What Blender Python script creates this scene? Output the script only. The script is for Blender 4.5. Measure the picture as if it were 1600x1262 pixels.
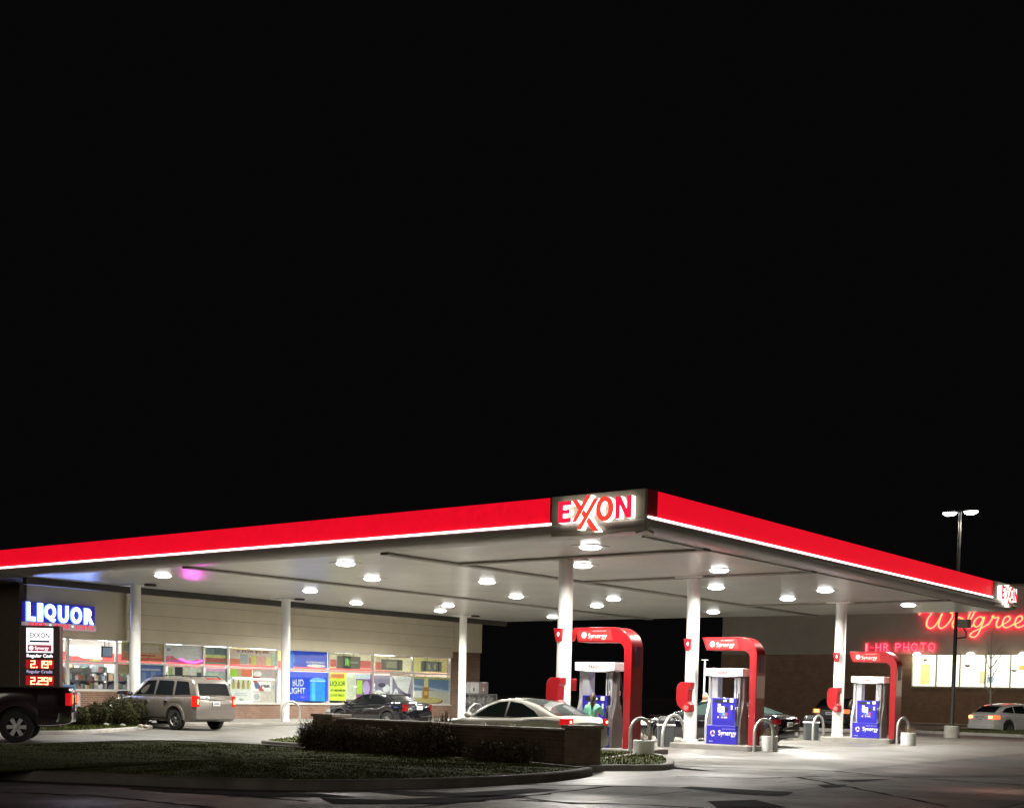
import bpy, bmesh, math, random
from mathutils import Vector, Matrix
R=math.radians
random.seed(7)
for o in list(bpy.data.objects): bpy.data.objects.remove(o)
S=bpy.context.scene; COL=S.collection

# ---------------------------------------------------------------- camera
YAW,PITCH,ROLL,FPX,PY=0.6581,-0.0523,0.0216,1962.0,1182.1
CAM=Vector((18.9576,-26.5967,1.5))
FW=Vector((-math.sin(YAW)*math.cos(PITCH),math.cos(YAW)*math.cos(PITCH),math.sin(PITCH)))
RT=Vector((math.cos(YAW),math.sin(YAW),0)); UP=RT.cross(FW)
cr,sr=math.cos(ROLL),math.sin(ROLL)
RC=RT*cr+UP*sr; UC=UP*cr-RT*sr
cam=bpy.data.cameras.new('camera'); cam.sensor_fit='HORIZONTAL'; cam.sensor_width=36
cam.lens=FPX/1600*36; cam.shift_y=(PY-631)/1600; cam.clip_end=3000; cam.clip_start=.1
co=bpy.data.objects.new('camera',cam); COL.objects.link(co)
M=Matrix((RC,UC,-FW)).transposed().to_4x4(); M.translation=CAM; co.matrix_world=M
S.camera=co
# ---------------------------------------------------------------- world / exposure (night)
W=bpy.data.worlds.new('World'); S.world=W; W.use_nodes=True
bg=W.node_tree.nodes['Background']; bg.inputs[0].default_value=(.9,.85,1,1); bg.inputs[1].default_value=.0017
# weak soft sun added as fill, in place of street lights behind the camera
sl=bpy.data.lights.new('night_fill_sun','SUN'); sl.energy=.27; sl.angle=R(25); sl.color=(1,.90,.76)
so=bpy.data.objects.new('night_fill_sun',sl); COL.objects.link(so); so.rotation_euler=Vector((-.5,.8,-.26)).to_track_quat('-Z','Y').to_euler()
S.view_settings.view_transform='Standard'; S.view_settings.look='None'; S.view_settings.exposure=.38; S.view_settings.gamma=1
S.render.engine='CYCLES'

def on(px,py,ax,val):
    "point of the real plane axis=val seen at photo pixel (px,py)"
    X=px-800;Y=py-PY; x=cr*X+sr*Y; y=-sr*X+cr*Y
    v=FW*FPX+RT*x-UP*y
    return CAM+v*((val-CAM[ax])/v[ax])
def gp(px,py,z=0): return on(px,py,2,z)

# ---------------------------------------------------------------- materials
MC={}
def mat(name,col,rough=.6,metal=0,var=0,scale=4,bump=0,bscale=40,emit=None,es=1,coat=0,spec=.5,var2=None,evar=0):
    if name in MC: return MC[name]
    m=bpy.data.materials.new(name); m.use_nodes=True; nt=m.node_tree; b=nt.nodes['Principled BSDF']
    b.inputs['Base Color'].default_value=(*col,1); b.inputs['Roughness'].default_value=rough; b.inputs['Metallic'].default_value=metal
    b.inputs['Specular IOR Level'].default_value=spec
    b.inputs['Coat Weight'].default_value=coat
    geo=nt.nodes.new('ShaderNodeNewGeometry')
    if var:
        n=nt.nodes.new('ShaderNodeTexNoise'); n.inputs['Scale'].default_value=scale; n.inputs['Detail'].default_value=6
        nt.links.new(geo.outputs['Position'],n.inputs['Vector'])
        r=nt.nodes.new('ShaderNodeValToRGB'); r.color_ramp.elements[0].position=.3; r.color_ramp.elements[1].position=.7
        c2=var2 or tuple(c*(1+var) for c in col)
        r.color_ramp.elements[0].color=(*[c*(1-var) for c in col],1); r.color_ramp.elements[1].color=(*c2,1)
        nt.links.new(n.outputs['Fac'],r.inputs[0]); nt.links.new(r.outputs[0],b.inputs['Base Color'])
    if bump:
        n2=nt.nodes.new('ShaderNodeTexNoise'); n2.inputs['Scale'].default_value=bscale; n2.inputs['Detail'].default_value=4
        nt.links.new(geo.outputs['Position'],n2.inputs['Vector'])
        bp=nt.nodes.new('ShaderNodeBump'); bp.inputs['Strength'].default_value=bump; bp.inputs['Distance'].default_value=.02
        nt.links.new(n2.outputs['Fac'],bp.inputs['Height']); nt.links.new(bp.outputs[0],b.inputs['Normal'])
    if emit:
        b.inputs['Emission Color'].default_value=(*emit,1); b.inputs['Emission Strength'].default_value=es
        if evar:
            n3=nt.nodes.new('ShaderNodeTexNoise'); n3.inputs['Scale'].default_value=evar; n3.inputs['Detail'].default_value=8
            nt.links.new(geo.outputs['Position'],n3.inputs['Vector'])
            mr=nt.nodes.new('ShaderNodeMapRange'); mr.inputs[1].default_value=.3; mr.inputs[2].default_value=.7
            mr.inputs[3].default_value=es*.86; mr.inputs[4].default_value=es*1.12
            nt.links.new(n3.outputs['Fac'],mr.inputs[0]); nt.links.new(mr.outputs[0],b.inputs['Emission Strength'])
    MC[name]=m; return m
def pattern(name,c1,c2,mort,w,h,ms,offset=.5,rough=.8,bump=.4,plan=False,nz=.25,spec=.4,rvar=None):
    m=bpy.data.materials.new(name); m.use_nodes=True; nt=m.node_tree; b=nt.nodes['Principled BSDF']; L=nt.links
    geo=nt.nodes.new('ShaderNodeNewGeometry'); sp=nt.nodes.new('ShaderNodeSeparateXYZ'); cb=nt.nodes.new('ShaderNodeCombineXYZ')
    L.new(geo.outputs['Position'],sp.inputs[0])
    if plan: L.new(sp.outputs[0],cb.inputs[0]); L.new(sp.outputs[1],cb.inputs[1])
    else:
        ad=nt.nodes.new('ShaderNodeMath'); L.new(sp.outputs[0],ad.inputs[0]); L.new(sp.outputs[1],ad.inputs[1])
        L.new(ad.outputs[0],cb.inputs[0]); L.new(sp.outputs[2],cb.inputs[1])
    t=nt.nodes.new('ShaderNodeTexBrick'); t.offset=offset; t.inputs['Scale'].default_value=1
    t.inputs['Color1'].default_value=(*c1,1);t.inputs['Color2'].default_value=(*c2,1);t.inputs['Mortar'].default_value=(*mort,1)
    t.inputs['Brick Width'].default_value=w;t.inputs['Row Height'].default_value=h;t.inputs['Mortar Size'].default_value=ms
    L.new(cb.outputs[0],t.inputs['Vector'])
    n=nt.nodes.new('ShaderNodeTexNoise'); n.inputs['Scale'].default_value=.6 if plan else 1.7; n.inputs['Detail'].default_value=10; n.inputs['Roughness'].default_value=.65
    L.new(geo.outputs['Position'],n.inputs['Vector'])
    mr=nt.nodes.new('ShaderNodeMapRange'); mr.inputs[1].default_value=.3; mr.inputs[2].default_value=.7; mr.inputs[3].default_value=1-nz; mr.inputs[4].default_value=1+nz
    L.new(n.outputs['Fac'],mr.inputs[0])
    mx=nt.nodes.new('ShaderNodeVectorMath'); mx.operation='SCALE'; L.new(t.outputs['Color'],mx.inputs[0]); L.new(mr.outputs[0],mx.inputs['Scale'])
    L.new(mx.outputs[0],b.inputs['Base Color'])
    b.inputs['Roughness'].default_value=rough; b.inputs['Specular IOR Level'].default_value=spec
    if rvar:
        m2=nt.nodes.new('ShaderNodeMapRange'); m2.inputs[1].default_value=.35; m2.inputs[2].default_value=.65; m2.inputs[3].default_value=rvar[0]; m2.inputs[4].default_value=rvar[1]
        n4=nt.nodes.new('ShaderNodeTexNoise'); n4.inputs['Scale'].default_value=.25; n4.inputs['Detail'].default_value=5; L.new(geo.outputs['Position'],n4.inputs['Vector'])
        L.new(n4.outputs['Fac'],m2.inputs[0]); L.new(m2.outputs[0],b.inputs['Roughness'])
    bp=nt.nodes.new('ShaderNodeBump'); bp.inputs['Strength'].default_value=bump; bp.inputs['Distance'].default_value=.01
    n2=nt.nodes.new('ShaderNodeTexNoise'); n2.inputs['Scale'].default_value=25; n2.inputs['Detail'].default_value=5; L.new(geo.outputs['Position'],n2.inputs['Vector'])
    sb=nt.nodes.new('ShaderNodeMath'); sb.operation='SUBTRACT'; L.new(n2.outputs['Fac'],sb.inputs[0]); L.new(t.outputs['Fac'],sb.inputs[1])
    L.new(sb.outputs[0],bp.inputs['Height']); L.new(bp.outputs[0],b.inputs['Normal'])
    return m
def glow(name,c,s,evar=0): return mat(name,tuple(min(.8,x) for x in c),.5,emit=c,es=s,evar=evar)
def glassmat(name,tint,refl=.08,rough=.02):
    m=bpy.data.materials.new(name); m.use_nodes=True; nt=m.node_tree; nt.nodes.clear()
    out=nt.nodes.new('ShaderNodeOutputMaterial'); t=nt.nodes.new('ShaderNodeBsdfTransparent'); t.inputs[0].default_value=(*tint,1)
    g=nt.nodes.new('ShaderNodeBsdfGlossy'); g.inputs['Roughness'].default_value=rough
    mx=nt.nodes.new('ShaderNodeMixShader'); lw=nt.nodes.new('ShaderNodeLayerWeight'); lw.inputs[0].default_value=.5
    pw=nt.nodes.new('ShaderNodeMath'); pw.operation='POWER'; pw.inputs[1].default_value=4; ml=nt.nodes.new('ShaderNodeMath'); ml.operation='MULTIPLY_ADD'; ml.inputs[1].default_value=.8; ml.inputs[2].default_value=.04
    nt.links.new(lw.outputs['Facing'],pw.inputs[0]); nt.links.new(pw.outputs[0],ml.inputs[0]); nt.links.new(ml.outputs[0],mx.inputs[0])
    nt.links.new(t.outputs[0],mx.inputs[1]); nt.links.new(g.outputs[0],mx.inputs[2]); nt.links.new(mx.outputs[0],out.inputs[0])
    return m

ASPH=pattern('asphalt',(.075,.072,.068),(.085,.08,.076),(.07,.068,.065),6,5,.004,rough=.75,plan=True,nz=.35,bump=.5,rvar=(.4,.85))
SLAB=pattern('concrete_slabs',(.138,.13,.113),(.12,.115,.10),(.05,.047,.04),4.2,3.8,.035,offset=0,rough=.7,plan=True,nz=.38,bump=.3,rvar=(.4,.75))
DRIVE=pattern('old_concrete',(.145,.14,.128),(.115,.11,.10),(.02,.02,.02),3.4,3.1,.035,offset=.3,rough=.5,plan=True,nz=.5,bump=.5,spec=.5,rvar=(.3,.8))
BRICK=pattern('brown_brick',(.23,.12,.075),(.17,.085,.055),(.26,.22,.18),.21,.075,.009,nz=.2)
BRICKD=pattern('dark_brick',(.10,.058,.036),(.07,.04,.026),(.10,.085,.06),.21,.075,.009,nz=.3)
BRICKW=pattern('tan_brick',(.34,.21,.14),(.28,.175,.115),(.28,.22,.16),.3,.1,.01,nz=.2)
KERBD=mat('darkened_kerb',(.13,.115,.10),.85,var=.3,scale=2,bump=.5)  # median kerb colour darkened to offset the night sun lamp
PIERB=pattern('pier_brick',(.20,.145,.10),(.15,.105,.07),(.16,.13,.10),.21,.075,.009,nz=.3)
KERB=mat('kerb_concrete',(.30,.28,.25),.8,var=.2,scale=3,bump=.4)
EIFS=mat('beige_stucco',(.66,.60,.46),.8,var=.05,scale=1.2,bump=.25,bscale=60)
STUC=mat('grey_stucco',(.42,.385,.33),.85,var=.08,scale=.8,bump=.25,bscale=50)
WHITEP=mat('white_column_paint',(.80,.79,.76),.35,var=.04,scale=3)
ALU=mat('aluminium_frame',(.62,.62,.6),.35,.6,var=.05)
GALV=mat('galvanised_steel',(.45,.44,.42),.42,.75,var=.12,scale=8)
STEEL=mat('dark_steel',(.05,.045,.04),.5,.4,var=.2)
REDP=mat('red_paint',(.30,.008,.012),.3,coat=.3,var=.06)
BLUEP=mat('blue_panel',(.022,.016,.36),.35,coat=.2,var=.08,scale=9)
SILV=mat('silver_panel',(.5,.5,.53),.35,.4,var=.05)
DGREY=mat('dark_grey_panel',(.12,.105,.10),.5,var=.1)
WHP=mat('white_panel',(.82,.82,.82),.4)
BLACKP=mat('black_plastic',(.015,.015,.016),.4,var=.2)
RUB=mat('tyre_rubber',(.018,.018,.018),.8,var=.2,bump=.2)
RIM=mat('alloy_rim',(.55,.55,.56),.28,.9)
CHR=mat('chrome',(.8,.8,.8),.12,1)
CARGL=mat('dark_car_glass',(.012,.014,.016),.06,spec=.9)
CARGL2=mat('tinted_car_glass',(.03,.045,.045),.08,spec=.9)
PLATE=mat('plate_white',(.7,.7,.7),.4)
PDARK=mat('plate_marks',(.05,.05,.2),.5)
GRASSM=mat('turf',(.065,.078,.022),.95,spec=.1,var=.35,scale=2,bump=.8,bscale=30)
SOIL=mat('mulch',(.035,.025,.017),.95,var=.4,scale=12,bump=.8)

# ---------------------------------------------------------------- mesh builder
class MB:
    def __init__(s): s.v=[];s.f=[];s.m=[]
    def add(s,vs,fs,m=0):
        k=len(s.v); s.v+= [tuple(v) for v in vs]; s.f+=[tuple(i+k for i in f) for f in fs]; s.m+=[m]*len(fs); return s
    def box(s,x0,x1,y0,y1,z0,z1,m=0):
        if x0>x1:x0,x1=x1,x0
        if y0>y1:y0,y1=y1,y0
        if z0>z1:z0,z1=z1,z0
        return s.add([(x0,y0,z0),(x1,y0,z0),(x1,y1,z0),(x0,y1,z0),(x0,y0,z1),(x1,y0,z1),(x1,y1,z1),(x0,y1,z1)],
          [(3,2,1,0),(4,5,6,7),(0,1,5,4),(1,2,6,5),(2,3,7,6),(3,0,4,7)],m)
    def prism(s,poly,ax,a,b,m=0):
        # poly: 2D outline; ax=0 -> (y,z); 1 -> (x,z); 2 -> (x,y)
        def P(p,t):
            return (t,p[0],p[1]) if ax==0 else ((p[0],t,p[1]) if ax==1 else (p[0],p[1],t))
        n=len(poly); vs=[P(p,a) for p in poly]+[P(p,b) for p in poly]
        fs=[tuple(range(n))[::-1],tuple(range(n,2*n))]+[(i,(i+1)%n,n+(i+1)%n,n+i) for i in range(n)]
        return s.add(vs,fs,m)
    def loft(s,rings,m=0,cap=True,closed=True):
        n=len(rings[0]); vs=[p for r in rings for p in r]; fs=[]
        for i in range(len(rings)-1):
            for j in range(n if closed else n-1):
                a=i*n+j;b=i*n+(j+1)%n; fs.append((a,b,b+n,a+n))
        if cap: fs+= [tuple(range(n))[::-1],tuple(range((len(rings)-1)*n,len(rings)*n))]
        return s.add(vs,fs,m)
    def cyl(s,p0,p1,r0,r1=None,n=16,m=0,cap=True):
        if r1 is None:r1=r0
        return s.tube([p0,p1],[r0,r1],n,m,cap)
    def tube(s,pts,r,n=10,m=0,cap=True):
        pts=[Vector(p) for p in pts]; rr=r if isinstance(r,(list,tuple)) else [r]*len(pts)
        rings=[]; prev=None
        for i,p in enumerate(pts):
            d=(pts[min(i+1,len(pts)-1)]-pts[max(i-1,0)]).normalized()
            if prev is None:
                a=Vector((0,0,1)) if abs(d.z)<.9 else Vector((1,0,0)); u=d.cross(a).normalized()
            else:
                u=(prev-d*prev.dot(d)).normalized()
            w=d.cross(u); prev=u
            rings.append([p+(u*math.cos(2*math.pi*k/n)+w*math.sin(2*math.pi*k/n))*rr[i] for k in range(n)])
        return s.loft(rings,m,cap)
    def lathe(s,prof,n=24,m=0,c=(0,0,0),ax=2,cap=True):
        rings=[]
        for r,h in prof:
            ring=[]
            for k in range(n):
                a=2*math.pi*k/n; x,y=r*math.cos(a),r*math.sin(a)
                ring.append((c[0]+x,c[1]+y,c[2]+h) if ax==2 else (c[0]+x,c[1]+h,c[2]+y) if ax==1 else (c[0]+h,c[1]+x,c[2]+y))
            rings.append(ring)
        return s.loft(rings,m,cap)
    def sph(s,c,r,n=12,m=0):
        rings=[]; r=r if isinstance(r,(tuple,list)) else (r,r,r)
        for i in range(n+1):
            t=math.pi*i/n; rings.append([(c[0]+r[0]*max(math.sin(t),.01)*math.cos(2*math.pi*k/(2*n)),c[1]+r[1]*max(math.sin(t),.01)*math.sin(2*math.pi*k/(2*n)),c[2]+r[2]*math.cos(t)) for k in range(2*n)])
        return s.loft(rings,m)
    def build(s,name,mats,parent=None,smooth=False,bevel=0,loc=None,rz=0,recalc=True):
        me=bpy.data.meshes.new(name); me.from_pydata(s.v,[],s.f)
        if not isinstance(mats,(list,tuple)): mats=[mats]
        for q in mats: me.materials.append(q)
        me.polygons.foreach_set('material_index',s.m)
        if recalc:
            b=bmesh.new(); b.from_mesh(me); bmesh.ops.recalc_face_normals(b,faces=b.faces); b.to_mesh(me); b.free()
        if smooth: me.polygons.foreach_set('use_smooth',[True]*len(me.polygons)); me.set_sharp_from_angle(angle=R(smooth if smooth is not True else 40))
        o=bpy.data.objects.new(name,me); COL.objects.link(o)
        if parent: o.parent=parent
        if loc: o.location=loc
        o.rotation_euler[2]=rz
        if bevel:
            q=o.modifiers.new('bevel','BEVEL'); q.width=bevel; q.segments=2; q.limit_method='ANGLE'
        return o
def thing(name,label,cat,loc=(0,0,0),rz=0,group=None):
    o=bpy.data.objects.new(name,None); COL.objects.link(o); o.location=loc; o.rotation_euler[2]=rz
    return tag(o,label,cat,group)
def tag(o,label=None,cat=None,group=None,kind=None):
    if label:o['label']=label
    if cat:o['category']=cat
    if group:o['group']=group
    if kind:o['kind']=kind
    return o
def struct(mb,name,m,**k): return tag(mb.build(name,m,**k),kind='structure')
def copy_tree(o,parent=None):
    c=o.copy(); COL.objects.link(c); c.parent=parent
    for ch in list(o.children): copy_tree(ch,c)
    return c

# ---------------------------------------------------------------- text
def text_mesh(body,w,h,ext=.004,bold=0,shear=0):
    "mesh in XZ plane facing -Y, lower left at the origin, fitted to w x h (h may be None)"
    cu=bpy.data.curves.new('lettering','FONT'); cu.body=body; cu.size=1; cu.extrude=0; cu.offset=bold; cu.shear=shear; cu.resolution_u=4
    ob=bpy.data.objects.new('tmp',cu); COL.objects.link(ob); bpy.context.view_layer.update()
    me=bpy.data.meshes.new_from_object(ob.evaluated_get(bpy.context.evaluated_depsgraph_get()))
    bpy.data.objects.remove(ob)
    xs=[v.co.x for v in me.vertices];ys=[v.co.y for v in me.vertices]
    x0,x1,y0,y1=min(xs),max(xs),min(ys),max(ys)
    sx=w/(x1-x0) if w else h/(y1-y0); sy=h/(y1-y0) if h else sx
    b=bmesh.new(); b.from_mesh(me)
    bmesh.ops.remove_doubles(b,verts=b.verts,dist=1e-5)
    r=bmesh.ops.extrude_face_region(b,geom=list(b.faces))
    nv=[e for e in r['geom'] if isinstance(e,bmesh.types.BMVert)]
    for v in nv: v.co.z+=1
    for v in b.verts: v.co=Vector(((v.co.x-x0)*sx,-(v.co.z)*ext,(v.co.y-y0)*sy))
    bmesh.ops.recalc_face_normals(b,faces=b.faces)
    b.to_mesh(me); b.free(); return me
def lettering(body,w,h,loc,m,parent,facing='-Y',ext=.004,bold=0,name='lettering',shear=0):
    me=text_mesh(body,w,h,ext,bold,shear); me.materials.clear(); me.materials.append(m)
    o=bpy.data.objects.new(name,me); COL.objects.link(o); o.parent=parent; o.location=loc
    o.rotation_euler[2]={'-Y':0,'+X':R(90),'+Y':R(180)}.get(facing,facing if not isinstance(facing,str) else 0)
    return o
# ================================================================ GROUND
def sheet(poly,z,name,m):
    b=MB(); b.add([(p[0],p[1],z) for p in poly],[tuple(range(len(poly)))]); 
    o=struct(b,name,m,recalc=False)
    if o.data.polygons[0].normal.z<0: o.data.flip_normals()
    return o
sheet([(-400,-400),(400,-400),(400,400),(-400,400)],0,'ground',ASPH)
sheet([(-17.4,-4.6),(7.2,-4.6),(8.3,-2.5),(8.6,24.5),(-17.4,24.5)],.004,'concrete_apron',SLAB)
# old concrete driveway between the street and the lot
sheet([(gp(x,y)[0],gp(x,y)[1]) for x,y in [(-400,1300),(-300,1232),(0,1222),(420,1238),(700,1232),(925,1214),(960,1196),(1055,1198),(1200,1212),(1600,1216),(2000,1215),(1900,1420),(500,1500)]],.004,'driveway',DRIVE)
sheet([(-90,-30),(-90,-8.2),(-18,-8.2),(-13,-5.6),(-8,-5.9),(-5,-9.2),(-12,-14),(-30,-22)],.004,'lane',mat('lane_concrete',(.2,.19,.175),.7,var=.2,scale=.8,bump=.4))
sheet([(-60,40),(30,40),(30,46.8),(-60,46.8)],.004,'store_drive',mat('far_asphalt',(.10,.092,.085),.8,var=.25,scale=1,bump=.4))

def smooth_loop(P,n=6):
    out=[];N=len(P)
    for i in range(N):
        p0,p1,p2,p3=[Vector((*P[(i+k)%N],0)) for k in (-1,0,1,2)]
        for j in range(n):
            t=j/n
            q=.5*((2*p1)+(p2-p0)*t+(2*p0-5*p1+4*p2-p3)*t*t+(3*p1-p0-3*p2+p3)*t**3)
            out.append((q.x,q.y))
    return out
def inset(P,d):
    N=len(P);out=[]
    A=sum(P[i][0]*P[(i+1)%N][1]-P[(i+1)%N][0]*P[i][1] for i in range(N))
    s=1 if A>0 else -1
    for i in range(N):
        a=Vector(P[i-1]);b=Vector(P[(i+1)%N]);t=(b-a).normalized();n=Vector((-t.y,t.x))*s
        out.append((P[i][0]+n.x*d,P[i][1]+n.y*d))
    return out
def bed(P,name,label,h,kz=.15,kw=.16,mound=.25,blades=0,grass=GRASSM,hgt=.06,gname='grass',kerb=None):
    A=sum(P[i][0]*P[(i+1)%len(P)][1]-P[(i+1)%len(P)][0]*P[i][1] for i in range(len(P)))
    if A<0: P=P[::-1]
    b=MB(); O=P; I=inset(P,kw); I2=inset(P,.03)
    b.loft([[(x,y,0) for x,y in O],[(x,y,kz-.03) for x,y in O],[(x,y,kz) for x,y in I2],[(x,y,kz) for x,y in I],[(x,y,0) for x,y in I]],cap=False)
    struct(b,'kerb',kerb or KERB,smooth=50)
    cx=sum(p[0] for p in I)/len(I);cy=sum(p[1] for p in I)/len(I)
    rings=[]
    for k in range(9):
        t=k/8; z=kz-.02+mound*(1-(1-t)**2); rings.append([(cx+(x-cx)*(1-t*.999),cy+(y-cy)*(1-t*.999),z+random.uniform(-.01,.01)) for x,y in I])
    g=MB(); g.loft(rings,cap=False); 
    struct(g,name,grass,smooth=60)
    if blades:
        g=MB(); N=len(I)
        for q in range(blades):
            i=random.randrange(N); t=1-math.sqrt(random.random()); u=random.random()
            x=I[i][0]*(1-u)+I[(i+1)%N][0]*u; y=I[i][1]*(1-u)+I[(i+1)%N][1]*u
            z=kz-.03+mound*(1-(1-t)**2); x=cx+(x-cx)*(1-t*.98);y=cy+(y-cy)*(1-t*.98)
            a=random.random()*6.28; hh=hgt*random.uniform(.5,1.3); w=.012; lx=random.uniform(-.03,.03);ly=random.uniform(-.03,.03)
            g.add([(x-w*math.cos(a),y-w*math.sin(a),z),(x+w*math.cos(a),y+w*math.sin(a),z),(x+lx,y+ly,z+hh)],[(0,1,2)],random.randrange(3))
        tag(g.build(gname,[mat('blade_a',(.045,.062,.016),.95,spec=.05),mat('blade_b',(.055,.065,.02),.95,spec=.05),mat('blade_c',(.06,.062,.022),.95,spec=.05)],recalc=False),label,'grass',kind='stuff')
G=lambda L:[(gp(x,y)[0],gp(x,y)[1]) for x,y in L]
med=G([(-330,1215),(-60,1176),(100,1169),(250,1165),(400,1171),(600,1186),(800,1199),(905,1209),(922,1212),(860,1221),(700,1230),(500,1234),(300,1230),(120,1222),(-60,1218),(-300,1240)])
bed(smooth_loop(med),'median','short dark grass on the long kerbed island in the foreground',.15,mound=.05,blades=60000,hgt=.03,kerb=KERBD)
wallbed=G([(408,1163),(445,1157),(486,1155)])+[(-2.0,-5.4),(2.5,-5.0),(4.0,-4.6)]+G([(1000,1182),(1040,1187),(1053,1195),(1040,1203)])+[(5.6,-6.3),(5.2,-7.6)]+G([(780,1189),(600,1177),(480,1169)])
bed(smooth_loop(wallbed,4),'planting_bed','short grass around the foot of the low brick wall',.13,kz=.12,mound=.03,blades=9000)
lb=G([(-60,1150),(20,1148),(120,1147),(200,1142),(238,1138),(236,1132),(215,1128),(100,1127),(-60,1128)])
bed(smooth_loop(lb,4),'verge','green grass strip under the bushes beside the parked silver sport utility',.13,kz=.12,mound=.02,blades=9000)
isl=[(-1.5,30.0),(1.5,29.2),(5,28.9),(9,28.6),(13,28.8),(12,31.0),(6,30.9),(2.6,31.3),(1.2,34.5),(-.8,35.5),(-1.7,33)]
bed(smooth_loop(isl,4),'tree_island','dry grass on the kerbed island at the foot of the bare young tree',.13,kz=.13,mound=.14,blades=7000,grass=mat('dry_turf',(.10,.11,.045),.9,var=.4,scale=3,bump=.8))

# street side cracks and tar seams
TAR=mat('tar_sealant',(.022,.021,.02),.9,var=.3,spec=.08)
def crack(pts,w,z=.009):
    b=MB(); P=[gp(*p) for p in pts]; Q=[]
    for i in range(len(P)-1):
        for k in range(8):
            t=k/8; p=P[i].lerp(P[i+1],t); Q.append(p+Vector((random.uniform(-.05,.05),random.uniform(-.05,.05),0)))
    Q.append(P[-1]); vs=[]
    for i,p in enumerate(Q):
        d=(Q[min(i+1,len(Q)-1)]-Q[max(i-1,0)]); d.z=0; d.normalize(); n=Vector((-d.y,d.x,0)); ww=w*.75*random.uniform(.3,1.4)
        vs+=[(*(p+n*ww).xy,z),(*(p-n*ww).xy,z)]
    b.add(vs,[(2*i,2*i+2,2*i+3,2*i+1) for i in range(len(Q)-1)])
    return b
for pts,w in [([(790,1225),(960,1228),(1075,1231),(1240,1240)],.08),([(1055,1213),(1180,1216),(1300,1212)],.07),([(1050,1196),(1130,1199),(1300,1204),(1400,1214),(1600,1226)],.08),([(200,1232),(330,1240),(480,1252)],.09),
              ([(600,1236),(760,1240),(900,1256)],.09),([(1240,1213),(1330,1230),(1480,1260)],.07),([(0,1238),(150,1243),(330,1262)],.08),([(1400,1214),(1600,1212)],.06),([(800,1250),(1100,1262)],.08),([(640,1262),(830,1243),(960,1228)],.07)]:
    b=crack(pts,w); o=struct(b,'crack',TAR,recalc=False)
def patch(pts,z=.013):
    P=[gp(*p) for p in pts]; b=MB(); b.add([(p.x,p.y,z) for p in P],[tuple(range(len(P)))]); o=struct(b,'asphalt_patch',TAR,recalc=False)
    if o.data.polygons[0].normal.z<0: o.data.flip_normals()
patch([(1058,1231),(1080,1229),(1240,1238),(1232,1242),(1220,1244),(1150,1240)]); patch([(1275,1226),(1325,1226),(1312,1230),(1290,1231)])
patch([(200,1232),(330,1236),(500,1240),(560,1246),(420,1245),(260,1238)]); patch([(560,1236),(700,1240),(830,1232),(880,1234),(760,1246),(640,1243)]); patch([(1105,1252),(1180,1250),(1230,1262),(1120,1262)]); patch([(1305,1219),(1395,1217),(1330,1222)]); patch([(500,1247),(600,1250),(760,1243),(830,1243),(700,1256),(520,1256)])

# ================================================================ CANOPY
H=4.916; XR=4.75; YN=-3.73; YF=22.5; XB=-19.4; XL=-30
cn=thing('gas_station_canopy','long white canopy with glowing red edge band standing over the fuel pumps','canopy',(0,0,0))
def decking():
    m=bpy.data.materials.new('soffit_deck'); m.use_nodes=True; nt=m.node_tree; b=nt.nodes['Principled BSDF']; L=nt.links
    geo=nt.nodes.new('ShaderNodeNewGeometry'); w=nt.nodes.new('ShaderNodeTexWave'); w.wave_type='BANDS'; w.bands_direction='Y'; w.inputs['Scale'].default_value=1.05; w.inputs['Distortion'].default_value=0
    L.new(geo.outputs['Position'],w.inputs['Vector'])
    r=nt.nodes.new('ShaderNodeValToRGB'); r.color_ramp.elements[0].position=.0; r.color_ramp.elements[0].color=(.32,.315,.295,1); r.color_ramp.elements[1].position=.06; r.color_ramp.elements[1].color=(.52,.51,.48,1)
    n=nt.nodes.new('ShaderNodeTexNoise'); n.inputs['Scale'].default_value=.7; n.inputs['Detail'].default_value=6; L.new(geo.outputs['Position'],n.inputs['Vector'])
    mr=nt.nodes.new('ShaderNodeMapRange'); mr.inputs[1].default_value=.3; mr.inputs[2].default_value=.7; mr.inputs[3].default_value=.82; mr.inputs[4].default_value=1.08
    L.new(n.outputs['Fac'],mr.inputs[0]); L.new(w.outputs['Fac'],r.inputs[0])
    mx=nt.nodes.new('ShaderNodeVectorMath'); mx.operation='SCALE'; L.new(r.outputs[0],mx.inputs[0]); L.new(mr.outputs[0],mx.inputs['Scale']); L.new(mx.outputs[0],b.inputs['Base Color'])
    b.inputs['Roughness'].default_value=.28
    bp=nt.nodes.new('ShaderNodeBump'); bp.inputs['Strength'].default_value=.25; bp.inputs['Distance'].default_value=.01; L.new(r.outputs[0],bp.inputs['Height']); L.new(bp.outputs[0],b.inputs['Normal'])
    return m
b=MB().box(XB,XR-.25,YN+.25,YF-.1,H,H+.12); b.build('soffit',decking(),cn)
MB().box(XL,XB-.002,YN+.25,YF-.1,H+.01,H+.12).build('rear_soffit',mat('brown_shadow_board',(.05,.035,.03),.8),cn)  # dark brown stands in for the unlit gap by the store
MB().box(XB-.25,XB-.004,YN+.3,YF-.1,H-.22,H+.008).build('rear_trim',STEEL,cn)
b=MB()
for x in (-3.15,-11.1): b.box(x-.14,x+.14,YN+.3,YF-.2,H-.06,H-.001)
for y in (-.55,5.35,16.2): b.box(-3.00,XR-.3,y-.14,y+.14,H-.059,H-.002)
b.build('panel_joint',mat('joint_trim',(.2,.185,.16),.6,var=.2),cn)
MB().box(XL,XR-.1,YN+.1,YF,H+.121,5.80).build('roof_deck',mat('roof_deck_grey',(.2,.2,.2),.8),cn)
REDG=glow('lit_red_acrylic',(.78,.003,.018),.72,evar=9)
REDD=mat('unlit_red_acrylic',(.35,.01,.02),.4)
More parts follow.
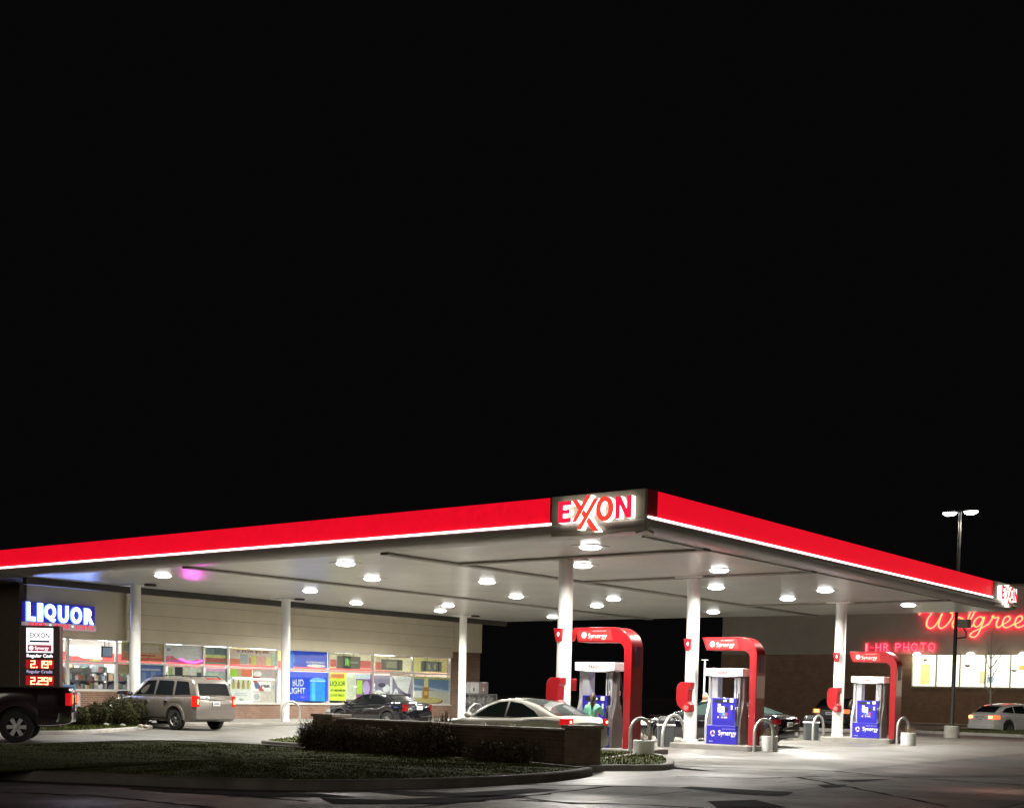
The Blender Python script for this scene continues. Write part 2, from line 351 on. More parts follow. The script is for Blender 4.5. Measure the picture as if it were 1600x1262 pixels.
# red band: near face and right face, in panel lengths
b=MB().box(XL,2.2,YN,YN+.12,5.275,5.83); b.build('red_band',REDG,cn,bevel=.01)
MB().box(2.205,2.295,YN,YN+.12,5.275,5.83).build('band_end',REDD,cn)
b=MB().box(XR-.12,XR,YN+.42,19.8,5.275,5.83); b.build('red_band',REDG,cn,bevel=.01)
MB().box(XR-.12,XR,YN+.02,YN+.415,5.275,5.83).build('band_end',REDD,cn)
LED=glow('led_strip',(1,.98,.95),3.5)
MB().box(XL,2.27,YN-.03,YN+.1,5.228,5.262).build('light_strip',LED,cn)
MB().box(XR-.1,XR+.03,YN+.05,19.8,5.228,5.262).build('light_strip',LED,cn)
# rolled grey gutter beneath the strip
GUT=mat('grey_gutter_paint',(.30,.27,.25),.32,var=.06,scale=1)
pr=[(0,0),(.06,-.012),(.10,-.05),(.11,-.10),(.095,-.16),(.055,-.215),(-.02,-.262),(-.13,-.295),(-.28,-.312),(-.28,0)]
b=MB()
b.prism([(YN-a,5.222+z) for a,z in pr],0,XL,XR+.0)
b.build('gutter',GUT,cn,smooth=35)
b=MB(); b.prism([(XR+a,5.222+z) for a,z in pr],1,YN+.01,YF); b.build('gutter',GUT,cn,smooth=35)
# pipe conduit along the right edge under the soffit
MB().tube([(XR-.35,YN+.4,H-.03),(XR-.35,YF-.4,H-.03)],.022,8).build('conduit',GALV,cn)
# columns
cpx=[(885,875,-.3),(1085,905,5.45),(1315,945,16.0)]
COLX=[on(px,py,1,Y)[0] for px,py,Y in cpx]
FC=[(COLX[i],cpx[i][2]) for i in range(3)]
BCx=-18.2; BC=[(BCx,on(px,py,0,BCx)[1]) for px,py in [(212,912),(447,935),(724,965)]]
columns=[]
for i,(x,y) in enumerate(FC+BC):
    z0=.15 if i<3 else .12; r=.19 if i<3 else .175
    b=MB(); b.cyl((0,0,z0),(0,0,H-.002),r,n=32); b.lathe([(r+.02,z0),(r+.02,z0+.06),(r,z0+.08)],32)
    c=b.build('column',WHITEP,cn,smooth=40,loc=(x,y,0)); columns.append(c)
    b=MB()
    if i<3: b.box(-.45,.45,-.34,.34,H-.05,H-.006)
    else: b.box(-.55,.3,-.3,.3,H-.06,H-.006)
    b.build('capital_plate',GUT if i==0 else WHITEP,c)
    if i>=3:
        MB().cyl((.55,.2,H-.07),(.55,.2,H-.004),.2,n=20).build('junction_cover',STEEL,c)
# downlights
LENS=glow('lamp_lens',(1,.99,.96),11)
LP=[(2.27,-2.2),(2.35,3.9),(2.27,11.0),(2.4,17.9),(-.33,1.25),(-.36,8.7),(-.3,13.7),(-5.98,-2.0),(-5.95,4.15),(-6.1,11.6),(-6.1,19.0),(-8.64,1.78),(-8.8,9.35),(-8.64,14.3),(-14.2,-1.9),(-14.22,4.4),(-14.4,12.1),(-14.6,19.6),(-17.1,9.6),(-16.9,14.5)]
LW=210
for x,y in LP:
    b=MB().box(-.33,.33,-.33,.33,H-.016,H-.003); d=b.build('downlight',mat('fixture_white',(.6,.6,.58),.4),cn,loc=(x,y,0),bevel=.005)
    b=MB().lathe([(.25,H-.017),(.245,H-.045),(.21,H-.065),(.13,H-.082),(.005,H-.088)],28); b.build('lens',LENS,d,smooth=60)
    l=bpy.data.lights.new('downlight_lamp','SPOT'); l.energy=1300; l.spot_size=R(163); l.spot_blend=.5; l.shadow_soft_size=.17; l.color=(1,.975,.90)
    lo=bpy.data.objects.new('downlight_lamp',l); COL.objects.link(lo); lo.location=(x,y,H-.16); lo.parent=cn
# a single security bulb on the right edge
b=MB().sph((XR-.02,7.9,5.17),.045); b.build('marker_bulb',glow('bulb_warm',(1,.8,.5),3),cn,smooth=True)

# ---- red number flags and squeegee stations on the pump columns
for i in range(3):
    c=columns[i]
    for poly,y0_,y1_,mk in (([(-.14,3.12),(.08,3.12),(.06,2.80),(-.06,2.77)],-.30,-.17,1),([(.08,3.10),(.26,3.10),(.16,2.84),(.08,2.80)],.16,.26,0))[:2 if i==0 else 1]:
        f=MB().prism(poly,1,y0_,y1_).build('number_flag',REDP,c,bevel=.01)
        if mk: MB().prism([(-.03,2.97),(.015,3.04),(.06,2.97),(.015,2.90)],1,-.308,-.301).build('number_mark',WHP,f)
    # curved squeegee station
    out=[(.02,1.02),(-.1,1.0),(-.26,1.10),(-.38,1.22),(-.42,1.34),(-.42,1.70),(-.38,1.80),(-.30,1.87),(.0,1.88),(.0,1.70),(-.04,1.66),(-.05,1.30),(.02,1.24)]
    out=[(x+.17,z) for x,z in out]; b=MB().prism(out,1,-.42,-.12); s=b.build('squeegee_station',REDP,c,bevel=.015)
    MB().box(-.252,.10,-.424,-.11,1.665,1.672).build('station_joint',mat('joint_red',(.25,.01,.01),.5),s)
    if i==0: MB().box(.10,.20,.12,.30,1.55,1.86).build('station_back',REDP,c,bevel=.01)
    b=MB().lathe([(.075,0),(.075,-.006),(.001,-.007)],24,ax=1,c=(.08,-.42,1.14)); b.build('round_mark',mat('faded_red_mark',(.68,.12,.12),.5),s)

# ================================================================ EXXON corner signs
def strokes_brand():
    "outlines in cap-height units, baseline 0"
    out=[]
    out.append([(0,0),(.70,0),(.70,.21),(.26,.21),(.26,.41),(.62,.41),(.62,.60),(.26,.60),(.26,.79),(.70,.79),(.70,1),(0,1)])
    out.append([(.74,1.0),(1.02,1.0),(2.22,-.50),(1.90,-.50)])     # long falling stroke
    out.append([(.80,.0),(1.02,.0),(1.80,1.17),(1.56,1.17)])        # rising stroke, upper
    out.append([(1.08,-.38),(1.30,-.38),(2.20,.98),(1.96,.98)])       # rising stroke, lower
    n=28; c=(2.50,.5)
    o=[(c[0]+.46*math.cos(2*math.pi*k/n),c[1]+.56*math.sin(2*math.pi*k/n)) for k in range(n)]
    i=[(c[0]+.21*math.cos(2*math.pi*k/n),c[1]+.33*math.sin(2*math.pi*k/n)) for k in range(n)]
    out.append(('O',o,i))
    out.append([(3.06,0),(3.29,0),(3.29,.62),(3.62,0),(3.88,0),(3.88,1),(3.65,1),(3.65,.40),(3.32,1),(3.06,1)])
    return out
def ring_mesh(b,o,i,f,d0,d1,m=0):
    n=len(o); vs=[f(p,d0) for p in o]+[f(p,d1) for p in o]+[f(p,d1) for p in i]+[f(p,d0) for p in i]
    fs=[]
    for k in range(n):
        j=(k+1)%n
        fs+=[(k,j,n+j,n+k),(n+k,n+j,2*n+j,2*n+k),(2*n+k,2*n+j,3*n+j,3*n+k),(3*n+k,3*n+j,j,k)]
    b.add(vs,fs,m)
def poly_mesh(b,p,f,d0,d1,m=0):
    n=len(p); b.add([f(q,d0) for q in p]+[f(q,d1) for q in p],[tuple(range(n)),tuple(range(n,2*n))]+[(k,(k+1)%n,n+(k+1)%n,n+k) for k in range(n)],m)
LRED=[glow('sign_letter_crimson',(.72,.012,.05),1.0),glow('sign_letter_red',(.78,.045,.03),1.0)]
LWHT=glow('sign_letter_side',(1,.93,.8),1.9)
SGNP=mat('sign_panel_taupe',(.26,.235,.19),.6,var=.05)
def brand_sign(label,loc,rz,w=2.44,h=.88,cap=.47,depth=.15):
    t=thing('canopy_sign',label,'sign',loc,rz,group='lit signs at the canopy corners')
    MB().box(0,w,-.05,.08,-.0,h).build('panel',SGNP,t,bevel=.008)
    s=cap; x0=.30; z0=.265
    f=lambda p,d:(x0+p[0]*s*1.04,-.05-d,z0+p[1]*s)
    for k,p in enumerate(strokes_brand()):
        dd=depth+(.012*k)*(1 if k in(2,3) else 0)
        b=MB()
        if p[0]=='O': ring_mesh(b,p[1],p[2],f,0,dd)
        else: poly_mesh(b,p,f,0,dd)
        q=b.build('letter',LWHT,t)
        b=MB()
        if p[0]=='O': ring_mesh(b,p[1],p[2],f,dd+.002,dd+.012)
        else: poly_mesh(b,p,f,dd+.002,dd+.012)
        b.build('letter_face',LRED[0] if k in (0,5) else LRED[1],q)
    return t
brand_sign('large lit brand sign with red letters on the canopy corner nearest the camera',(2.30,YN-.02,4.95),0)
brand_sign('lit brand sign seen at a sharp angle on the far right canopy corner',(XR+.02,19.85,4.95),R(90))
# ================================================================ PUMP ISLANDS
IY=[-1.0,4.3,14.75]   # front edge of each island
IW=1.8
def px_on(px,py,y): return on(px,py,1,y)[0]
IR=[px_on(988,1172,IY[0]),px_on(1173,1166,IY[1]),px_on(1390,1157,IY[2])]
ILF=[IR[0]-3.3,px_on(1043,1162,IY[1]),px_on(1279,1150,IY[2])]
nm=['nearest','middle','farthest']
ord_=['behind the white sedan','at the centre column','before the brick shop wall']
for k in range(3):
    x0,x1,y0=ILF[k],IR[k],IY[k]; b=MB(); r=.16
    def rr(d): 
        P=[]
        for cx,cy,a0 in ((x1-r,y0+r,-90),(x1-r,y0+IW-r,0),(x0+r,y0+IW-r,90),(x0+r,y0+r,180)):
            for j in range(5):
                a=R(a0+j*22.5); P.append((cx+(r-d)*math.cos(a),cy+(r-d)*math.sin(a)))
        return P
    b.loft([[(x,y,.0) for x,y in rr(0)],[(x,y,.13) for x,y in rr(0)],[(x,y,.15) for x,y in rr(.02)]])
    tag(b.build('pump_island',mat('island_concrete',(.22,.205,.185),.7,var=.18,scale=3,bump=.4),smooth=40),'raised grey concrete pump island '+ord_[k],'pump island',group='pump islands under the canopy')

WTXT=glow('white_print',(.85,.85,.85),.02); WTX=mat('print_white',(.85,.85,.86),.5)
REDT=mat('print_red',(.6,.02,.03),.5); BLUET=mat('print_blue',(.03,.05,.35),.5); BLKT=mat('print_black',(.02,.02,.02),.6)
# ---- dispenser: origin at its base centre
def dispenser(label,X,Y):
    t=thing('fuel_dispenser',label,'fuel pump',(X,Y,.15),0,'fuel dispensers on the islands')
    D=.27
    # lower skirt, blue both faces
    b=MB(); b.box(-.50,.46,-D,D,0,.52); b.build('lower_cabinet',BLUEP,t,bevel=.012)
    b=MB(); b.prism([(-.34,.525),(.37,.525),(.41,1.29),(-.36,1.29)],1,-D+.02,D-.02); up=b.build('upper_cabinet',BLUEP,t,bevel=.01)
    MB().box(-.47,.44,-D+.03,D-.03,.522,.545).build('shelf_trim',SILV,t)
    # side panel shaped like a bottle silhouette
    b=MB(); b.prism([(-.24,0),(.24,0),(.255,.45),(.235,.72),(.13,1.02),(.075,1.22),(.07,1.88),(-.07,1.88),(-.075,1.22),(-.13,1.02),(-.235,.72),(-.255,.45)],0,.462,.55); b.build('side_panel',DGREY,t,bevel=.01)
    b=MB(); b.prism([(-.24,0),(.24,0),(.255,.45),(.235,.72),(.13,1.02),(.075,1.22),(.07,1.88),(-.07,1.88),(-.075,1.22),(-.13,1.02),(-.235,.72),(-.255,.45)],0,-.58,-.502); b.build('side_panel',SILV,t,bevel=.01)
    for x in (-.44,.26):
        b=MB().box(x,x+.19,-.14,.14,.55,1.885); b.build('mast',SILV,t,bevel=.012)
    # valance with bowed lower edge
    n=10; pl=[(-.60,2.12),(.58,2.12),(.58,1.91)]+[(.58-1.18*k/n,1.91-.035*math.sin(math.pi*k/n)) for k in range(1,n)]+[(-.60,1.91)]
    v=MB().prism(pl,1,-.27,.27).build('valance',WHP,t,bevel=.012)
    lettering('Exxon',.32,.10,(-.18,-.272,1.965),mat('print_deep_red',(.35,.005,.01),.6,spec=.2),v,ext=.004,bold=.015)
    for s in (-1,1):
        y=s*(D-.02); e=s*.006
        def pan(x0,x1,z0,z1,m,name,d=1): return MB().box(x0,x1,y,y+e*d,z0,z1).build(name,m,up)
        pan(-.27,.30,1.16,1.25,BLACKP,'price_display'); 
        pan(-.27,.30,.66,1.12,mat('deep_blue',(.03,.02,.42),.4),'keypad_panel')
        q=pan(-.16,.04,.90,1.05,glow('pump_screen',(.85,.9,1),1.3),'screen',2.2)
        pan(-.17,-.08,1.07,1.125,WHP,'card_reader',2); pan(.0,.1,1.185,1.235,glow('lcd_blue',(.4,.6,.95),.8),'price_digits',1.8)
        pan(.20,.31,1.17,1.275,WHP,'sticker',2); pan(.24,.29,.97,1.09,WHP,'sticker',2)
        pan(-.02,.06,.80,.885,mat('btn_lightblue',(.15,.4,.85),.4),'grade_button',2.4);pan(.075,.15,.80,.885,mat('btn_red',(.7,.06,.05),.4),'grade_button',2.4);pan(-.11,-.035,.80,.885,mat('btn_navy',(.1,.12,.5),.4),'grade_button',2.4)
        for x in (-.17,-.05,.03,.09): pan(x,x+.045,.73,.775,mat('btn_cream',(.75,.7,.5),.4),'button',2.4)
        pan(.05,.16,.93,1.03,BLACKP,'keypad',2)
        # nozzle in its silver boot at the right edge, hose hanging
        b=MB().box(.385,.475,y-s*.12,y+s*.03,.53,1.05); bo=b.build('nozzle_boot',SILV,t,bevel=.015)
        b=MB().tube([(.43,y+s*.05,.60),(.43,y+s*.06,.78),(.425,y+s*.07,.92),(.40,y+s*.09,.98)],[.02,.034,.03,.02],10); b.build('nozzle',BLACKP,bo,smooth=True)
        pts=[(.41,y+s*.02,1.85)]+[(.41+.07*math.sin(math.pi*k/12),y+s*(.03+.1*math.sin(math.pi*k/12)),1.85-1.45*math.sin(math.pi*k/24)) for k in range(1,13)]+[(.45,y+s*.09,.5),(.43,y+s*.06,.62)]
        MB().tube(pts,.014,8).build('hose',BLACKP,t,smooth=True)
        MB().box(.36,.45,y-s*.05,y+s*.004,1.30,1.42).build('notice',WHP,t)
    # printing on the skirt
    L=t
    lettering('Synergy',.56,.19,(-.12,-D-.002,.20),WTX,t,ext=.002,bold=.012)
    lettering('FUEL TECHNOLOGY',.40,.03,(.0,-D-.002,.41),mat('print_lavender',(.4,.38,.8),.5),t,ext=.002)
    lettering('Exxon',.11,.035,(-.40,-D-.002,.06),WTX,t,ext=.002)
    # swirl emblem: arcs
    b=MB()
    for k,c0 in enumerate((0,1)):
        for j in range(3):
            a0=j*120+k*60; P=[]
            for q in range(7):
                a=R(a0+q*15); P.append((-.30+(.075-.012*j*0)*math.cos(a)*(1-.25*k),.30+.09*math.sin(a)*(1-.25*k)))
            for q in range(len(P)-1):
                p0,p1=P[q],P[q+1]; b.add([(p0[0],-D-.003,p0[1]),(p1[0],-D-.003,p1[1]),(-.30+(p1[0]+.30)*.55,-D-.003,.30+(p1[1]-.30)*.55),(-.30+(p0[0]+.30)*.55,-D-.003,.30+(p0[1]-.30)*.55)],[(0,1,2,3)],k)
    b.build('emblem',[WTX,mat('emblem_pink',(.5,.12,.3),.5)],t)
    return t
# ---- red hook shaped arch; origin at post base, post occupies x -.27..0
def arch(label,X,Y,Hh=2.98,reach=1.62):
    t=thing('pump_arch',label,'pump arch',(X,Y,.15),0,'red arches over the pumps')
    n=10; Ro=.55; Ri=.22; T=.38
    out=[(0,0),(0,Hh-Ro)]+[(-Ro+Ro*math.cos(R(90*k/n)),Hh-Ro+Ro*math.sin(R(90*k/n))) for k in range(1,n+1)]+[(-reach,Hh),(-reach+.14,Hh-T+.02)]
    out+= [(-.22-Ri,Hh-T)]+[(-.22-Ri+Ri*math.sin(R(90*k/n)),Hh-T-Ri+Ri*math.cos(R(90*k/n))) for k in range(1,n+1)]+[(-.205,0)]
    b=MB(); b.prism(out,1,-.29,.24); a=b.build('arch_body',REDP,t,smooth=30,bevel=.012)
    for z in (.42,1.25,1.92): MB().box(-.222,.002,-.292,.242,z,z+.008).build('panel_seam',mat('joint_red',(.25,.01,.01),.5),t)
    for s in (-1,1):
        y=-.294 if s<0 else .244
        p=MB().prism([(-reach+.10,Hh-.06),(-.62,Hh-.06),(-.56,Hh-T+.05),(-reach+.19,Hh-T+.05)],1,y,y+s*.008).build('sign_face',mat('arch_sign_red',(.52,.03,.03),.3,coat=.5),t)
        if s<0:
            lettering('Synergy',.56,.17,(-reach+.46,y-.009,Hh-T+.065),mat('print_pinkwhite',(.85,.68,.66),.5),p,ext=.002,bold=.008)
            lettering('FUEL TECHNOLOGY',.40,.028,(-reach+.60,y-.009,Hh-.105),mat('print_pinkwhite',(.85,.68,.66),.5),p,ext=.002)
            b=MB()
            for q in range(8):
                a=R(q*45); b.lathe([(.028,0),(.028,-.004),(.001,-.005)],8,ax=1,c=(-reach+.34+.055*math.cos(a),y-.009,Hh-.19+.055*math.sin(a)))
            b.lathe([(.045,0),(.045,-.005),(.001,-.006)],14,ax=1,c=(-reach+.34,y-.009,Hh-.19))
            b.build('round_emblem',mat('print_pinkwhite',(.85,.68,.66),.5),p)
    MB().box(.0005,.012,-.12,.12,2.0,2.5).build('side_decal',mat('decal_dark',(.12,.02,.06),.4),t)
    return t
dl=['white and blue fuel pump beside the woman in green','blue fuel pump next to the middle column, before the black sedan','farthest fuel pump, blue and white, before the brick wall of the shop']
al=['red hook shaped arch over the pump behind the white sedan','red hook shaped arch over the pump beside the middle column','red hook shaped arch over the farthest pump']
AX=[px_on(981,1169,IY[0]+.4),px_on(1177,1165,IY[1]+.4),px_on(1396,1156,IY[2]+.4)]
PX0=[px_on(926,1120,IY[0]+.45),px_on(1127.5,1140,IY[1]+.45),px_on(1352,1140,IY[2]+.45)]
for k in range(3):
    dispenser(dl[k],PX0[k]+.02,IY[k]+.72)
    arch(al[k],AX[k],IY[k]+.75,reach=[1.75,1.72,1.72][k])

# ---- hoop bollards
def hoop_mesh(w,h,r=.055):
    P=[(0,0,0),(0,0,h-w/2)]+[(0,w/2-w/2*math.cos(R(180*k/12)),h-w/2+w/2*math.sin(R(180*k/12))) for k in range(1,12)]+[(0,w,h-w/2),(0,w,0)]
    return MB().tube(P,r,14)
def hoop(x,y,label,w=1.15,h=.88,z=0,rz=0,r=.055,grp='hoop bollards at the island ends'):
    o=hoop_mesh(w,h,r).build('hoop_bollard',GALV,smooth=60,loc=(x,y,z),rz=rz); tag(o,label,'bollard',group=grp)
hoop(px_on(985,1150,-1.4),-1.4,'bent steel hoop bollard by the white planter nearest the camera',w=.62,rz=R(-16),h=.92,r=.045)
hoop(px_on(1179,1150,4.25),4.25,'bent steel hoop bollard beside the white planter full of dry plants',w=.72,rz=R(-16),r=.045)
hoop(px_on(1402,1150,14.7),14.7,'bent steel hoop bollard at the right foot of the farthest red arch',w=.62,rz=R(-14),r=.045)
hoop(px_on(1035,1150,4.25),4.25,'bent steel hoop bollard in front of the bin left of the middle column',w=1.25,h=.92,rz=R(0),r=.045)
hoop(px_on(1270,1150,14.7),14.7,'bent steel hoop bollard in front of the bin left of the far column',w=.85,rz=R(0),r=.045)
hoop(*gp(1208,1157).xy,'bent steel hoop bollard behind the middle pump arch beside the far planter',w=.7,rz=R(-10),h=.9,r=.045)
XS=-17.72
ys=on(441,1127,0,XS)[1]
hoop(XS,ys,'thin steel hoop bollard beside the store column near the blue posters',w=on(468,1127,0,XS)[1]-ys,h=.80,z=.12,grp='hoop bollards before the store',r=.045)
ys=on(731,1119,0,XS)[1]
hoop(XS,ys,'thin steel hoop bollard beside the store column near the gas cages',w=on(757,1119,0,XS)[1]-ys,h=.78,z=.12,grp='hoop bollards before the store',r=.045)

# ---- trash bins
def bin_(x,y,label):
    t=thing('trash_bin',label,'bin',(x,y,0),R(35),'trash bins at the island ends')
    b=MB(); b.loft([[(sx*w,sy*w,z) for sx,sy in ((-1,-1),(1,-1),(1,1),(-1,1))] for w,z in ((.215,0),(.22,.02),(.235,.60))]); b.build('bin_body',mat('bin_grey',(.045,.05,.05),.55,var=.2),t,bevel=.02)
    b=MB(); b.box(-.26,.26,-.26,.26,.60,.66); b.build('rim',mat('bin_rim_white',(.62,.62,.62),.45),t,bevel=.02)
    b=MB(); b.loft([[(sx*w,sy*w,z) for sx,sy in ((-1,-1),(1,-1),(1,1),(-1,1))] for w,z in ((.235,.661),(.24,.76),(.17,.86),(.08,.89))]); b.build('lid',mat('bin_lid',(.02,.02,.022),.4),t,bevel=.02)
bin_(px_on(1040,1150,4.75),4.75,'dark trash bin with white rim left of the middle column')
bin_(px_on(1267,1150,15.1),15.1,'dark trash bin with white rim left of the far column')

# ---- planters
def planter(px,py,label,r=.25,h=.43,plant=True,n=220,Y=None):
    p=gp(px,py)
    if Y is not None: p=Vector((px_on(px,1160,Y),Y,0))
    t=thing('planter',label,'planter',(p.x,p.y,0),0,'white round planters')
    b=MB(); b.lathe([(r*.96,0),(r,.01),(r,h-.01),(r-.012,h),(r-.05,h),(r-.05,h-.07),(.001,h-.06)],32); b.build('pot',mat('planter_white',(.6,.6,.58),.55,var=.12,scale=5,bump=.2),t,smooth=40)
    if plant:
        b=MB()
        for q in range(n):
            a=random.random()*6.28; rr=r*.8*math.sqrt(random.random()); hh=random.uniform(.1,.36); lx=random.gauss(0,.09); ly=random.gauss(0,.09)
            x,y=rr*math.cos(a),rr*math.sin(a); w=.008
            b.add([(x-w,y,h-.07),(x+w,y,h-.07),(x+lx+w*.3,y+ly,h+hh)],[(0,1,2)])
            if q%2==0:
                for s in range(3):
                    f=random.uniform(.4,1); cx,cy,cz=x+lx*f,y+ly*f,h-.07+(hh+.07)*f; c=random.uniform(.015,.04); d=random.random()*6.28
                    b.add([(cx,cy,cz),(cx+c*math.cos(d),cy+c*math.sin(d),cz+c*.6),(cx+c*.5*math.cos(d+1),cy+c*.5*math.sin(d+1),cz+c)],[(0,1,2)])
        b.build('dry_plants',mat('dry_plant',(.12,.085,.05),.9,var=.4,scale=20),t,recalc=False)
planter(1006,1179,'white round planter with sparse stems nearest the camera, by the first red arch',n=40,Y=-1.55)
planter(1200.5,1173,'white round planter with dry brown plants beside the middle red arch')
planter(1419,1164,'white round planter with bare stems beside the farthest red arch',n=25,h=.42,r=.24)
planter(1227,1153,'small white planter with dry plants standing far behind the middle arch',r=.24,h=.42)

# ================================================================ STORE
SX=-21.9; SY0,SY1=-2.24,23.4
st=thing('convenience_store','long beige and brick convenience store with a row of lit windows behind the canopy','store',(0,0,0))
struct(MB().box(-23,-17.4,-4.6,30,0,.12),'pavement',mat('store_walk',(.25,.235,.205),.75,var=.15,scale=2,bump=.3),bevel=.02)
def sy(px,py=1050): return on(px,py,0,SX)[1]
# base brick
SILL=.76; HEAD=3.10; TR=2.25
b=MB(); b.box(SX-.25,SX,1.78,21.13,.1,SILL-.04); b.box(SX-.25,SX,-.76,1.78,.1,1.16); b.build('brick_base',BRICK,st)
MB().box(SX-.25,SX+.04,21.13,23.35,.1,3.41).build('brick_pier',BRICK,st); MB().box(SX-.25,SX+.04,SY0+.25,-.76,.1,3.41).build('brick_pier',BRICK,st)
b=MB(); b.box(SX-18,SX+.05,SY0,SY0+.25,.1,5.4); b.build('side_wall',mat('shadow_brown_wall',(.09,.065,.05),.85,var=.15),st)  # shade of this side is put into the dark brown
b=MB(); b.box(SX-18,SX+.03,SY1-.3,SY1-.05,.1,3.41);b.box(SX-18,SX+.03,SY1-.3,SY1-.05,3.41,5.0); b.build('end_wall',BRICK,st)
b=MB(); b.box(SX-.3,SX+.12,SY0+.26,1.62,HEAD,5.0); b.box(SX-.3,SX-.12,1.62,2.15,HEAD+.002,5.0); b.box(SX-.3,SX+.08,2.15,21.15,HEAD,5.0); b.box(SX-.3,SX+.1,21.152,SY1,3.415,5.0); b.build('stucco_bulkhead',EIFS,st)
b=MB()
for z in (3.55,4.1,4.6): b.box(SX+.079,SX+.084,2.16,21.14,z,z+.014)
b.build('reveal_line',mat('reveal_shadow',(.30,.27,.20),.85),st)
MB().box(SX-18,SX-.31,SY0+.26,SY1-.31,4.6,4.8).build('roof',mat('roof_dark',(.05,.05,.05),.9),st)
# interior
IN=mat('shop_interior_wall',(.75,.74,.70),.8)
MB().box(SX-6.2,SX-6,SY0+.26,SY1-.31,.1,3.4).build('interior_wall',IN,st)
MB().box(SX-6,SX-.26,SY0+.26,SY1-.31,.1,.13).build('shop_floor',mat('shop_floor',(.45,.43,.4),.3),st)
MB().box(SX-6,SX-.31,SY0+.26,SY1-.31,3.25,3.35).build('shop_ceiling',mat('shop_ceiling',(.7,.7,.7),.8),st)
b=MB(); b.box(SX-5.98,SX-5.9,SY0+.3,SY1-.4,2.30,2.75); b.build('red_wall_band',mat('wall_band_red',(.7,.05,.05),.5),st)
b=MB(); b.box(SX-5.98,SX-5.9,8,SY1-.4,2.752,3.24); b.build('yellow_wall_band',mat('wall_band_yellow',(.75,.7,.15),.5),st)
for k in range(9):
    y=-.8+k*2.7
    for x in (SX-1.6,SX-4.2):
        o=MB().box(x-.3,x+.3,y-.6,y+.6,3.20,3.245).build('ceiling_light_panel',glow('troffer',(1,1,.97),8),st)
for k in range(6):
    l=bpy.data.lights.new('shop_lamp','AREA'); l.shape='RECTANGLE'; l.size=1.2; l.size_y=3; l.energy=420; l.color=(1,.98,.93)
    lo=bpy.data.objects.new('shop_lamp',l); COL.objects.link(lo); lo.location=(SX-2.4,.3+k*4.1,3.15); lo.parent=st
# windows
JX=[sy(88,1030),sy(106,1030),sy(182,1030),sy(203,1030),sy(257,1030),sy(318,1030),sy(356,1030),sy(433,1030),sy(441,1030),sy(514,1040),sy(583,1040),sy(645,1040),sy(704,1040)]
GLS=glassmat('shop_glass',(.93,.95,.94))
def window(y0,y1,z0,z1):
    b=MB(); w=.045
    b.box(SX-.09,SX+.03,y0,y0+w,z0,z1);b.box(SX-.09,SX+.03,y1-w,y1,z0,z1)
    b.box(SX-.088,SX+.028,y0+w,y1-w,z0,z0+w);b.box(SX-.088,SX+.028,y0+w,y1-w,z1-w,z1)
    if z0<TR<z1: b.box(SX-.088,SX+.028,y0+w,y1-w,TR-.035,TR+.035)
    f=b.build('window_frame',ALU,st)
    MB().box(SX-.03,SX-.024,y0+w,y1-w,z0+w,z1-w).build('pane',GLS,f)
bays=[(0,1,1.2),(1,2,1.2),(2,3,1.2),(3,4,.76),(4,5,.76),(5,6,.76),(6,7,.76),(7,9,.76),(9,10,.76),(10,11,.76),(11,12,.76)]
for a,c,z in bays: window(JX[a]+.003,JX[c]-.003,z,HEAD-.003)
MB().box(SX-.2,SX+.07,1.78,21.13,SILL-.04,SILL-.001).build('window_sill',mat('sill_pale',(.6,.58,.52),.6),st)
MB().box(SX-.2,SX+.07,-.76,1.775,1.161,1.198).build('window_sill',mat('sill_pale',(.6,.58,.52),.6),st)

# shelves with goods, coolers
GC=[mat('goods_%d'%i,c,.5) for i,c in enumerate([(.32,.07,.06),(.5,.5,.5),(.06,.07,.10),(.35,.28,.10),(.08,.14,.08),(.03,.03,.035),(.25,.17,.10),(.25,.3,.33),(.12,.11,.11)])]
def shelf(x,y0,y1,h,label):
    t=thing('display_shelf',label,'shelf',(x,(y0+y1)/2,.13),0,'display shelves inside the store'); L=(y1-y0)/2
    b=MB(); b.box(-.05,0,-L,L,0,h)
    nz=int(h/.33)
    for k in range(nz): b.box(0,.38,-L,L,.1+k*.33,.125+k*.33)
    b.build('rack',mat('rack_dark',(.10,.10,.11),.5),t)
    b=MB()
    for k in range(nz):
        y=-L+.03
        while y<L-.1:
            w=random.uniform(.06,.16); hh=random.uniform(.12,.26); b.box(.08,.36,y,y+w*.92,.127+k*.33,.127+k*.33+hh,random.randrange(9)); y+=w
    g=b.build('shelf_goods',GC,t); tag(g,kind='stuff')
shelf(SX-1.2,-.5,1.5,1.9,'dark shelf of goods behind the leftmost store window')
shelf(SX-1.4,2.3,5.4,1.75,'shelf of goods behind the second store window')
shelf(SX-2.6,-1.2,3.0,2.1,'tall shelf of goods deep inside the left of the store')
shelf(SX-3.2,5.5,10,1.9,'long shelf of goods in the middle of the store')
shelf(SX-2.2,12.8,16,1.5,'low shelf of goods behind the yellow green notice')
shelf(SX-3.6,16.5,21,2.0,'shelf of goods at the right end of the store')

